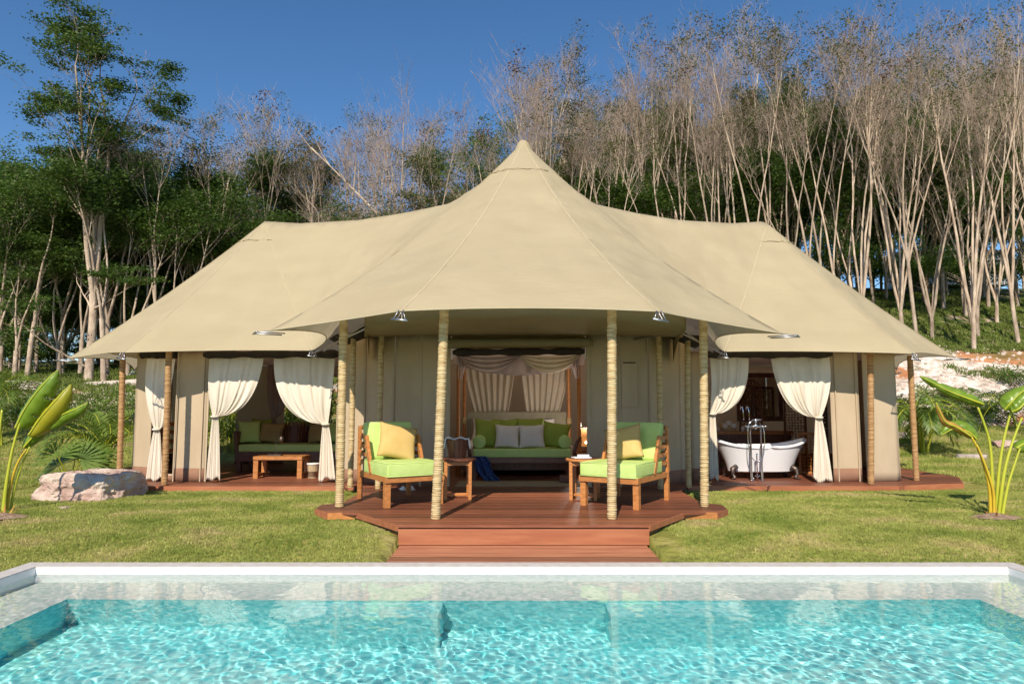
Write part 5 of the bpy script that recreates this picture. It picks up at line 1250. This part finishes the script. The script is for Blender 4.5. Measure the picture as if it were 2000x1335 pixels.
# fan palm
def fan_palm(px, D, pyb, label, seed=4, n=7, R_=.62):
    q = random.Random(seed); b = W(px, pyb, D); z_ = gz(b.x, D); r = empty('fan_palm', (b.x, D, z_), label, 'palm')
    for k in range(n):
        a = 2 * pi * k / n + q.uniform(-.3, .3); e_ = Vector((cos(a) * .55, sin(a) * .4 - .1, q.uniform(.6, 1.0))).normalized(); L = q.uniform(.35, .6); c = e_ * L
        st_ = MB(); st_.tube([(0, 0, 0), c], [.012, .008], 5); so = st_.build('stalk', STALK, r, local=True)
        nrm = (e_ + Vector((0, -.7, .2))).normalized(); u_ = e_.cross(nrm).normalized(); v_ = nrm.cross(u_).normalized()
        if v_.dot(e_) < 0: v_ = -v_
        vs = []; fs = []; N = 26
        for i in range(N + 1):
            th = -1.9 + 3.8 * i / N; l_ = R_ * q.uniform(.85, 1.05) * (1 - .12 * abs(th)); dd = v_ * cos(th) + u_ * sin(th); pp = dd.cross(nrm).normalized() * .022
            o = len(vs); t1 = c + dd * l_ * .6 + nrm * (.02 if i % 2 else -.02); vs += [tuple(c), tuple(t1 - pp), tuple(t1 + pp), tuple(c + dd * l_ - nrm * .02 - Vector((0, 0, .05 * l_)))]; fs += [(o, o + 1, o + 2), (o + 1, o + 3, o + 2)]
        me_ = bpy.data.meshes.new('fan_leaf'); me_.from_pydata(vs, [], fs); me_.materials.append(PALMG); lo = bpy.data.objects.new('fan_leaf', me_); col.objects.link(lo); lo.parent = so
    return r
fan_palm(140, 12.4, 918, 'low fan palm just behind the boulder'); 
# broad leaved plants: stalk and blade given by picture points at the plant's own distance
def blade(pts, D, width, m_, parent, twist=0., fold=.7, name='leaf', dys=0., seed=0, split=0, face=(0, -1, .25)):
    ls = smooth_line([W(px, py, D + dy) for px, py, dy in pts], 8); n = len(ls); q = random.Random(seed); vs = []; nu = 8
    fv = Vector(face).normalized()
    for i, p in enumerate(ls):
        t = i / (n - 1); tg = (ls[min(n - 1, i + 1)] - ls[max(0, i - 1)]).normalized(); sd = tg.cross(fv); sd = sd.normalized(); nr = sd.cross(tg).normalized()
        if nr.dot(fv) < 0: nr = -nr
        w_ = width * (sin(pi * min(1, max(0, t * .97 + .015)) ** .8) ** .62)
        if t > .9: w_ *= (1 - (t - .9) / .1 * .55)
        for k in range(nu + 1):
            s_ = 2 * k / nu - 1; rip = (.016 * sin(t * 31 + s_ * 3 + seed) + .008 * sin(t * 67 + seed)) * abs(s_)
            th = twist; x_ = s_ * w_ / 2 * cos(fold * abs(s_)); y_ = -abs(s_) * w_ / 2 * sin(fold * abs(s_) ) + rip
            vs.append(p + (sd * cos(th) + nr * sin(th)) * x_ + (nr * cos(th) - sd * sin(th)) * y_)
    fs = []
    for i in range(n - 1):
        for k in range(nu):
            if split and (k in (0, 1, 6, 7)) and (i % split == 0): continue
            fs.append((i * (nu + 1) + k, i * (nu + 1) + k + 1, (i + 1) * (nu + 1) + k + 1, (i + 1) * (nu + 1) + k))
    b = MB(); b.add(vs, fs); o = b.build(name, m_, parent, smooth=True, sol=.003)
    b = MB(); b.tube([p + fv * .004 for p in ls], [.012 * (1 - .8 * i / n) + .002 for i in range(n)], 6); b.build('midrib', STALK, o, smooth=True)
    return o
def stalk(pts, D, r0, r1, parent, m_=STALK):
    ls = smooth_line([W(px, py, D + dy) for px, py, dy in pts], 6); n = len(ls); b = MB(); b.tube(ls, [r0 + (r1 - r0) * (i / (n - 1)) ** .7 for i in range(n)], 8); return b.build('stalk', m_, parent, smooth=True)
D = gp(8, 1007, .1).y; r = empty('broad_leaf_plant', (W(8, 1000, D).x, D, .1), 'tall plant with rolled upright banana like leaves and yellow green stalks at the left edge', 'plant')
stalk([(6, 1010, 0), (12, 950, 0), (24, 880, 0), (40, 822, 0)], D, .030, .012, r); stalk([(10, 1010, .05), (20, 950, .05), (34, 905, .05), (52, 876, .05)], D, .026, .010, r, STALKY); stalk([(19, 1007, .1), (27, 960, .1), (40, 915, .1), (58, 872, .1)], D, .022, .010, r)
stalk([(-6, 1010, 0), (-4, 930, 0), (-2, 860, 0), (4, 800, 0)], D, .03, .012, r)
blade([(30, 836, 0), (48, 800, -.03), (78, 758, -.05), (113, 722, .02)], D, .50, BANANA, r, fold=1.1, seed=1, twist=.15, split=7)
blade([(56, 850, .05), (80, 815, .02), (108, 783, .02), (138, 750, .1)], D, .42, BANANAY, r, fold=1.05, seed=2, twist=.2)
blade([(92, 836, .1), (118, 812, .1), (145, 800, .1), (172, 786, .15)], D, .34, BANANA, r, fold=1.2, seed=3, twist=.1)
blade([(46, 874, .12), (62, 856, .12), (80, 842, .15), (98, 828, .2)], D, .28, BANANA, r, fold=.9, seed=4, twist=-.5)
D = gp(1942, 1016, .1).y; r = empty('broad_leaf_plant', (W(1942, 1010, D).x, D, .1), 'plant with bright yellow stalks, drooping green leaves and one withered orange leaf at right', 'plant')
stalk([(1935, 1018, 0), (1932, 950, -.02), (1916, 890, -.04), (1897, 852, -.05)], D, .026, .012, r, STALKY)
stalk([(1938, 1018, .03), (1938, 940, .03), (1932, 860, .03), (1910, 795, .03)], D, .028, .012, r, STALK)
stalk([(1945, 1018, .05), (1950, 930, .05), (1960, 860, .05), (1975, 802, .05)], D, .026, .012, r, STALK)
stalk([(1949, 1018, .02), (1960, 930, .0), (1975, 870, .0), (1996, 815, .0)], D, .026, .012, r, STALK)
stalk([(1956, 1016, -.02), (1968, 950, -.02), (1982, 905, -.02), (1992, 875, -.02)], D, .022, .010, r, STALK)
stalk([(1941, 1018, -.03), (1940, 960, -.05), (1925, 910, -.06), (1908, 868, -.06)], D, .022, .010, r, STALKY)
blade([(1921, 789, .03), (1896, 780, 0), (1850, 762, .05), (1796, 734, .15)], D, .23, BANANA, r, fold=.9, seed=5, twist=.5, split=9)
blade([(1897, 852, -.05), (1868, 834, -.08), (1845, 822, -.1), (1828, 786, -.1)], D, .17, DRYLEAF, r, fold=1.2, seed=6, twist=.4)
blade([(1962, 800, .05), (1975, 785, .0), (1992, 768, 0), (2018, 752, 0)], D, .34, BANANA, r, fold=.8, seed=7, twist=.2)
blade([(1976, 804, 0), (1992, 796, -.05), (2010, 775, -.05), (2030, 750, 0)], D, .22, BANANA, r, fold=.9, seed=8, twist=-.4)
blade([(1985, 875, 0), (2000, 866, 0), (2020, 862, 0), (2040, 870, 0)], D, .26, BANANA, r, fold=.9, seed=9, twist=.3)
blade([(1908, 858, .3), (1890, 842, .3), (1866, 836, .35), (1838, 850, .4)], D + 3, .34, BANANA, r, fold=.8, seed=11, twist=.6)

def shrub(px, D, h, w_, n, m_, label, name='shrub', ls=.12, seed=1, cat='shrub'):
    q = np.random.RandomState(seed); x = at(px, D); z_ = gz(x, D); r = empty(name, (x, D, z_), label, cat); T = TB(); rq = random.Random(seed); tips = []
    for k in range(14):
        a = rq.uniform(0, 6.28); e_ = Vector((cos(a) * w_ * .45 * rq.random(), sin(a) * w_ * .45 * rq.random(), h * rq.uniform(.5, 1))); T.tube([Vector((0, 0, -.05)), e_ * .5 + Vector((0, 0, .05)), e_], [.014, .009, .004], 4); tips += [e_ * t for t in (.55, .75, 1)]
    np_mesh('stem', T.v, T.f, BARK, r); C_ = [tuple(tips[i % len(tips)]) for i in range(n)]; v, f = leaf_quads(C_, ls, (w_ * .12, h * .10), q); np_mesh('crown', v, f, m_, r); return r
for i, (px, D, h, w_, m_, lab) in enumerate((
 (1765, 20.2, .7, .8, LEAFO, 'small dry green shrub beside the tent corner on the bank'), (1858, 21.5, .55, 1.0, LEAFO, 'little grey green tuft shrub on the pale rocks behind the drooping palm'),
 (1920, 20.5, .5, 1.3, LEAFD, 'low dark shrub at the foot of the rocky bank behind the yellow stalks'), (1985, 23, .8, 1.3, LEAFD, 'dark shrub on the rocks at the right picture edge'),
 (1835, 19.8, .35, .9, LEAFO, 'low tuft where the lawn meets the rocks beside the flat grey stone'), (268, 19.5, 1.0, 1.2, PALMG, 'light green bush between the tent corner and the left corner post'),
 (190, 19, .9, 1.4, PALMG, 'light green bush behind the feathery palm'), (90, 20, 1.0, 1.6, LEAFD, 'dark bush on the left bank behind the fan palm'), (30, 19, .8, 1.2, PALMG, 'light bush low at the left picture edge'))):
    shrub(px, D, h, w_, 1100, m_, lab, ls=.08, seed=60 + i)
# bare soil rings with dead sheaths at the feet of the broad leaved plants
SOIL = mat('soil', (.22, .14, .09), (.40, .29, .20), rough=1, scale=14, bump=.02, spec=.1)
for (px, lab) in ((6, 'ring of bare soil and dead sheaths under the left broad leaved plant'), (1946, 'ring of bare soil and dead sheaths under the yellow stalked plant')):
    c = gp(px, 1016, .12); b = MB(); q = random.Random(px)
    n_ = 26; rim_ = [(c.x + (.26 + .06 * q.random()) * cos(2 * pi * k / n_), c.y + (.17 + .05 * q.random()) * sin(2 * pi * k / n_), gz(c.x, c.y) + .016) for k in range(n_)]
    b.add([(c.x, c.y, gz(c.x, c.y) + .07)] + rim_, [(0, 1 + k, 1 + (k + 1) % n_) for k in range(n_)])
    o = b.build('soil', SOIL, None, smooth=True); tag(o, lab, 'soil', kind='stuff')
    for k in range(9):
        a = q.uniform(0, 6.28); p = c + Vector((.06 * cos(a), .05 * sin(a), 0)); h_ = q.uniform(.10, .28); b = MB()
        b.grid(lambda u, v: p + Vector((cos(a) * .10 * v + (u - .5) * .05 * (1 - v) * -sin(a), sin(a) * .10 * v + (u - .5) * .05 * (1 - v) * cos(a), h_ * v - .25 * v * v * .3)), 2, 6)
        b.build('dead_sheath', DRYLEAF, o, smooth=True, sol=.003)
# bamboo like plants seen through the lounge windows
for i, (px, D, h, lab) in enumerate(((432, 17.0, 2.0, 'leafy green bush seen through the narrow rear window of the lounge'), (452, 17.8, 1.6, 'second green bush behind the rear lounge window, further back'), (600, 16.9, 2.3, 'tall bright green bamboo seen through the wide rear window of the lounge'), (640, 17.4, 2.5, 'dark green bamboo seen behind the right lounge curtain'), (570, 17.6, 2.2, 'bright green bamboo seen just right of the mauve drape'))):
    x = at(px, D); z_ = gz(x, D); r = empty('bamboo' if i > 1 else 'bush', (x, D, z_), lab, 'bamboo' if i > 1 else 'bush'); q = random.Random(i); vs = []; T = TB()
    for k in range(26):
        bx = q.uniform(-.45, .45); by = q.uniform(-.3, .3); hh = h * q.uniform(.6, 1.05); lx = q.uniform(-.25, .25); T.tube([Vector((bx, by, -.1)), Vector((bx + lx * .5, by, hh * .5)), Vector((bx + lx, by, hh))], [.010, .008, .003], 4)
        for j in range(34):
            t = q.uniform(.1, 1); p = Vector((bx + lx * t, by, hh * t)); a = q.uniform(0, 6.28); dd = Vector((cos(a), sin(a), q.uniform(.3, 1.6))).normalized(); l_ = q.uniform(.14, .28); w_ = dd.cross(Vector((q.gauss(0, 1), q.gauss(0, 1), q.gauss(0, 1)))).normalized() * .014
            vs += [p, p + dd * l_ * .5 + w_, p + dd * l_ - Vector((0, 0, .05)), p + dd * l_ * .5 - w_]
    np_mesh('stem', T.v, T.f, STALK, r); np_mesh('leaves', [tuple(p) for p in vs], np.arange(len(vs)).reshape(-1, 4), PALMG, r)

# ------------------------------------------------------------------ stones
from mathutils import noise as mn
def rock(x, y, z0, sx, sy, sz, m_, label, seed=0, rz=0, sub=5, amp=.22, cuts=None, name='boulder', cat='rock'):
    bm = bmesh.new(); bmesh.ops.create_icosphere(bm, subdivisions=sub, radius=1); off = Vector((seed * 3.1, seed * 1.7, seed * .9))
    rq = random.Random(seed); planes = [(Vector((rq.gauss(0, 1), rq.gauss(0, 1), rq.gauss(0, .6))).normalized(), rq.uniform(.62, .85)) for _ in range(4 if cuts else 11)] + [(Vector((0, 0, 1)), .62)]
    if cuts: planes += [(Vector(a).normalized(), b) for a, b in cuts]
    for v in bm.verts:
        p = v.co.normalized(); r_ = 1.0
        for n_, d in planes:
            k = p.dot(n_)
            if k > .02: r_ = min(r_, d / k)
        p = p * r_; p += p.normalized() * (amp * .35 * mn.fractal(p * 1.6 + off, 1, 2, 4) + amp * .16 * mn.fractal(p * 6 + off, 1, 2, 4) - amp * .25 * abs(mn.noise(p * 2.6 + off)) ** .5 * .4 + amp * .05 * mn.fractal(p * 19 + off, 1, 2, 3))
        v.co = Vector((p.x * sx / 1.4, p.y * sy / 1.4, p.z * sz / 1.25))
    me_ = bpy.data.meshes.new(name); bm.to_mesh(me_); bm.free(); me_.materials.append(m_)
    me_.polygons.foreach_set('use_smooth', [sub > 4] * len(me_.polygons))
    o = bpy.data.objects.new(name, me_); col.objects.link(o); o.location = (x, y, z0); o.rotation_euler = (0, 0, rz); tag(o, label, cat); return o
D = 10.1; rock(W(150, 950, D).x, D + .25, .26, 1.14, .9, .54, STONE, 'large pale pinkish boulder lying on the lawn beside the left tent wing', seed=5, rz=.08, sub=6, amp=.30, cuts=[((-1, -.35, .1), .80), ((0, -1, .22), .70), ((1, -.3, -.1), .84), ((.15, 0, 1), .62), ((-.5, .1, 1), .74), ((1, 0, .6), .86), ((.3, -1, .9), .78)])
rock(W(1893, 885, 16).x, 16, gz(9, 16) + .02, .62, .4, .16, STONEG, 'small flat stone on the lawn behind the withered leaf', 11, sub=4, name='stone'); rock(W(1972, 862, 17.2).x, 17.2, gz(10, 17.2) + .02, .85, .5, .28, STONE, 'pale flat stone on the lawn by the right picture edge', 12, sub=4, name='stone')
rock(W(1756, 855, 18.2).x, 18.2, gz(9, 18.2) + .02, .3, .3, .24, STONE, 'small pale stone beside the tent corner at the lawn edge', 13, sub=4, name='stone')
rock(W(127, 985, 9.2).x, 9.2, .14, .13, .1, .08, STONE, 'fist sized pale stone at the foot of the boulder', 15, sub=3, name='stone')
# pale building far behind the right trees
x = W(1850, 560, 58); r = empty('outbuilding', (x.x, 58, gz(x.x, 58)), 'long pale grey building far behind the tree trunks at right', 'building')
rbox((0, 0, 1.3), (9, 3, 2.6), 'wall', mat('grey render', (.45, .47, .5)), r, 0.01); rbox((0, 0, 2.75), (9.5, 3.5, .25), 'roof', IRON, r, .01)
for i in range(5): rbox((-3.6 + i * 1.8, -1.52, 1.4), (.08, .06, 2.4), 'pilaster', COPING, r, .005)

# ------------------------------------------------------------------ grass, undergrowth, loose stones (stuff)
def scatter(name, base_obj, density, m_, kind='blade', h=.035, r=.003, n=5, spread=.02, smin=.6, smax=1.3, seed=0, label='', tilt=.5):
    g_ = bpy.data.node_groups.new(name, 'GeometryNodeTree'); g_.interface.new_socket('Geometry', in_out='INPUT', socket_type='NodeSocketGeometry'); g_.interface.new_socket('Geometry', in_out='OUTPUT', socket_type='NodeSocketGeometry')
    N = g_.nodes; l = g_.links; gi = N.new('NodeGroupInput'); go = N.new('NodeGroupOutput')
    dp = N.new('GeometryNodeDistributePointsOnFaces'); dp.inputs['Density'].default_value = density; dp.inputs['Seed'].default_value = seed; l.new(gi.outputs[0], dp.inputs[0])
    if kind == 'blade':
        jn = N.new('GeometryNodeJoinGeometry'); q = random.Random(seed)
        for i in range(n):
            c = N.new('GeometryNodeMeshCone'); c.fill_type = 'NONE'; c.inputs['Vertices'].default_value = 3; c.inputs['Radius Bottom'].default_value = r; c.inputs['Radius Top'].default_value = 0; hh = h * q.uniform(.6, 1.2); c.inputs['Depth'].default_value = hh
            t = N.new('GeometryNodeTransform'); t.inputs['Translation'].default_value = (q.uniform(-spread, spread), q.uniform(-spread, spread), 0); t.inputs['Rotation'].default_value = (q.uniform(-tilt, tilt), q.uniform(-tilt, tilt), q.uniform(0, 6)); l.new(c.outputs[0], t.inputs[0]); l.new(t.outputs[0], jn.inputs[0])
        src = jn.outputs[0]
    else:
        c = N.new('GeometryNodeMeshIcoSphere'); c.inputs['Radius'].default_value = r; c.inputs['Subdivisions'].default_value = 2
        sp = N.new('GeometryNodeSetPosition'); nz = N.new('ShaderNodeTexNoise'); nz.inputs['Scale'].default_value = 1.3 / r * .5
        sb = N.new('ShaderNodeVectorMath'); sb.operation = 'SUBTRACT'; sb.inputs[1].default_value = (.5, .5, .5); sc = N.new('ShaderNodeVectorMath'); sc.operation = 'SCALE'; sc.inputs['Scale'].default_value = r * 1.2
        l.new(nz.outputs['Color'], sb.inputs[0]); l.new(sb.outputs[0], sc.inputs[0]); l.new(sc.outputs[0], sp.inputs['Offset']); l.new(c.outputs[0], sp.inputs[0]); src = sp.outputs[0]
    sm = N.new('GeometryNodeSetMaterial'); sm.inputs['Material'].default_value = m_; l.new(src, sm.inputs[0])
    ip = N.new('GeometryNodeInstanceOnPoints'); l.new(dp.outputs[0], ip.inputs[0]); l.new(sm.outputs[0], ip.inputs['Instance'])
    rv = N.new('FunctionNodeRandomValue'); rv.data_type = 'FLOAT_VECTOR'; rv.inputs[0].default_value = (-.25, -.25, 0) if kind == 'blade' else (-3, -3, 0); rv.inputs[1].default_value = (.25, .25, 6.28) if kind == 'blade' else (3, 3, 6.28); l.new(rv.outputs[0], ip.inputs['Rotation'])
    rs = N.new('FunctionNodeRandomValue'); rs.data_type = 'FLOAT'; rs.inputs[2].default_value = smin; rs.inputs[3].default_value = smax; l.new(rs.outputs[1], ip.inputs['Scale'])
    jj = N.new('GeometryNodeJoinGeometry'); l.new(gi.outputs[0], jj.inputs[0]); l.new(ip.outputs[0], jj.inputs[0]); l.new(jj.outputs[0], go.inputs[0])
    md = base_obj.modifiers.new('scatter', 'NODES'); md.node_group = g_
    return base_obj
def patch(name, x0_, x1_, y0_, y1_, st_, holes, m_, lift=.004, cond=None):
    xs_ = sorted(set([round(v, 4) for v in list(np.arange(x0_, x1_, st_)) + [x1_] + [h[0] for h in holes] + [h[2] for h in holes] if x0_ <= v <= x1_])); ys_ = sorted(set([round(v, 4) for v in list(np.arange(y0_, y1_, st_)) + [y1_] + [h[1] for h in holes] + [h[3] for h in holes] if y0_ <= v <= y1_]))
    b = MB(); n_ = len(xs_); b.v = [(x, y, gz(x, y) + lift) for y in ys_ for x in xs_]
    for j in range(len(ys_) - 1):
        for i in range(n_ - 1):
            cx = (xs_[i] + xs_[i + 1]) / 2; c2 = (ys_[j] + ys_[j + 1]) / 2
            if any(h[0] < cx < h[2] and h[1] < c2 < h[3] for h in holes): continue
            if cond and not cond(cx, c2): continue
            b.f.append((j * n_ + i, j * n_ + i + 1, (j + 1) * n_ + i + 1, (j + 1) * n_ + i))
    return b.build(name, m_, None, smooth=True)
GRASS = mat('grass blade', (.22, .29, .05), (.44, .46, .12), rough=.6, scale=1.1, trans=.3, spec=.2, detail=8, obj_random=.35, contrast=(.33, .55), tcol=(.36, .38, .09))
def grass_pos(m):   # colour drifts over the lawn by world position, with straw coloured patches
    n = m.node_tree.nodes; l = m.node_tree.links
    ge = n.new('ShaderNodeNewGeometry')
    for k in [x for x in n if x.type == 'TEX_NOISE']:
        mp = n.new('ShaderNodeMapping'); mp.inputs['Scale'].default_value = (1, 1.6, .01); l.new(ge.outputs['Position'], mp.inputs[0]); l.new(mp.outputs[0], k.inputs['Vector'])
    r = [x for x in n if x.type == 'VALTORGB'][0]; e = r.color_ramp.elements.new(.70); e.color = (.60, .48, .22, 1)
grass_pos(GRASS)
holes = [(-1.23, 6.67, 1.47, 11.0), (OUT[0] - .0, 0, OUT[2], OUT[3]), (-2.5, 8.8, 2.75, 11.1), (-8.1, 11.05, 8.1, 15.6)]
near = patch('lawn_grass', -8.2, 8.2, 6.2, 11.4, .4, holes, GROUND); scatter('lawn blades', near, 1500, GRASS, h=.027, r=.0028, n=6, spread=.018, seed=1); tag(near, 'short yellowish green mown grass between the pool and the tent', 'grass', kind='stuff')
far = patch('lawn_grass', -17, 17, 11.4, 19.5, .5, [(-8.1, 11.05, 8.1, 17)], GROUND); scatter('far lawn blades', far, 420, GRASS, h=.055, r=.006, n=6, spread=.035, seed=2); tag(far, 'green grass beyond the tent corners running up to the banks', 'grass', kind='stuff')
WEED = mat('bank weed', (.11, .17, .03), (.28, .30, .07), rough=.6, scale=1.5, trans=.3, spec=.2, obj_random=.4, tcol=(.14, .20, .03))
nz_ = lambda x, y, s, o=0: mn.noise(Vector((x * s + o, y * s, 1.3)))
wd = patch('undergrowth', -26, 32, 26.5, 46, .5, [], GROUND, cond=lambda x, y: nz_(x, y, .35) > -.28); scatter('weeds', wd, 34, WEED, h=.17, r=.022, n=9, spread=.16, seed=3, tilt=1.0); tag(wd, 'green weeds and low growth under the trees', 'undergrowth', kind='stuff')
w2 = patch('undergrowth', -20, 18, 19, 27, .4, [], GROUND, cond=lambda x, y: (nz_(x, y, .6, 5) > (.36 if x > 0 else -.2))); scatter('bank weeds', w2, 30, WEED, h=.20, r=.02, n=8, spread=.12, seed=4, tilt=1.0); tag(w2, 'patches of weeds on the pale rocky bank', 'undergrowth', kind='stuff')
PEB = mat('bank rubble', (.42, .32, .25), (.72, .62, .54), rough=1, scale=3, bump=.03, spec=.1, obj_random=.25)
pb = patch('rubble', 2, 20, 19.2, 27.5, .5, [], GROUND, lift=.003); scatter('rubble stones', pb, 11, PEB, kind='stone', r=.055, smin=.2, smax=1.5, seed=6); tag(pb, 'pale broken stones strewn over the bank', 'rubble', kind='stuff')
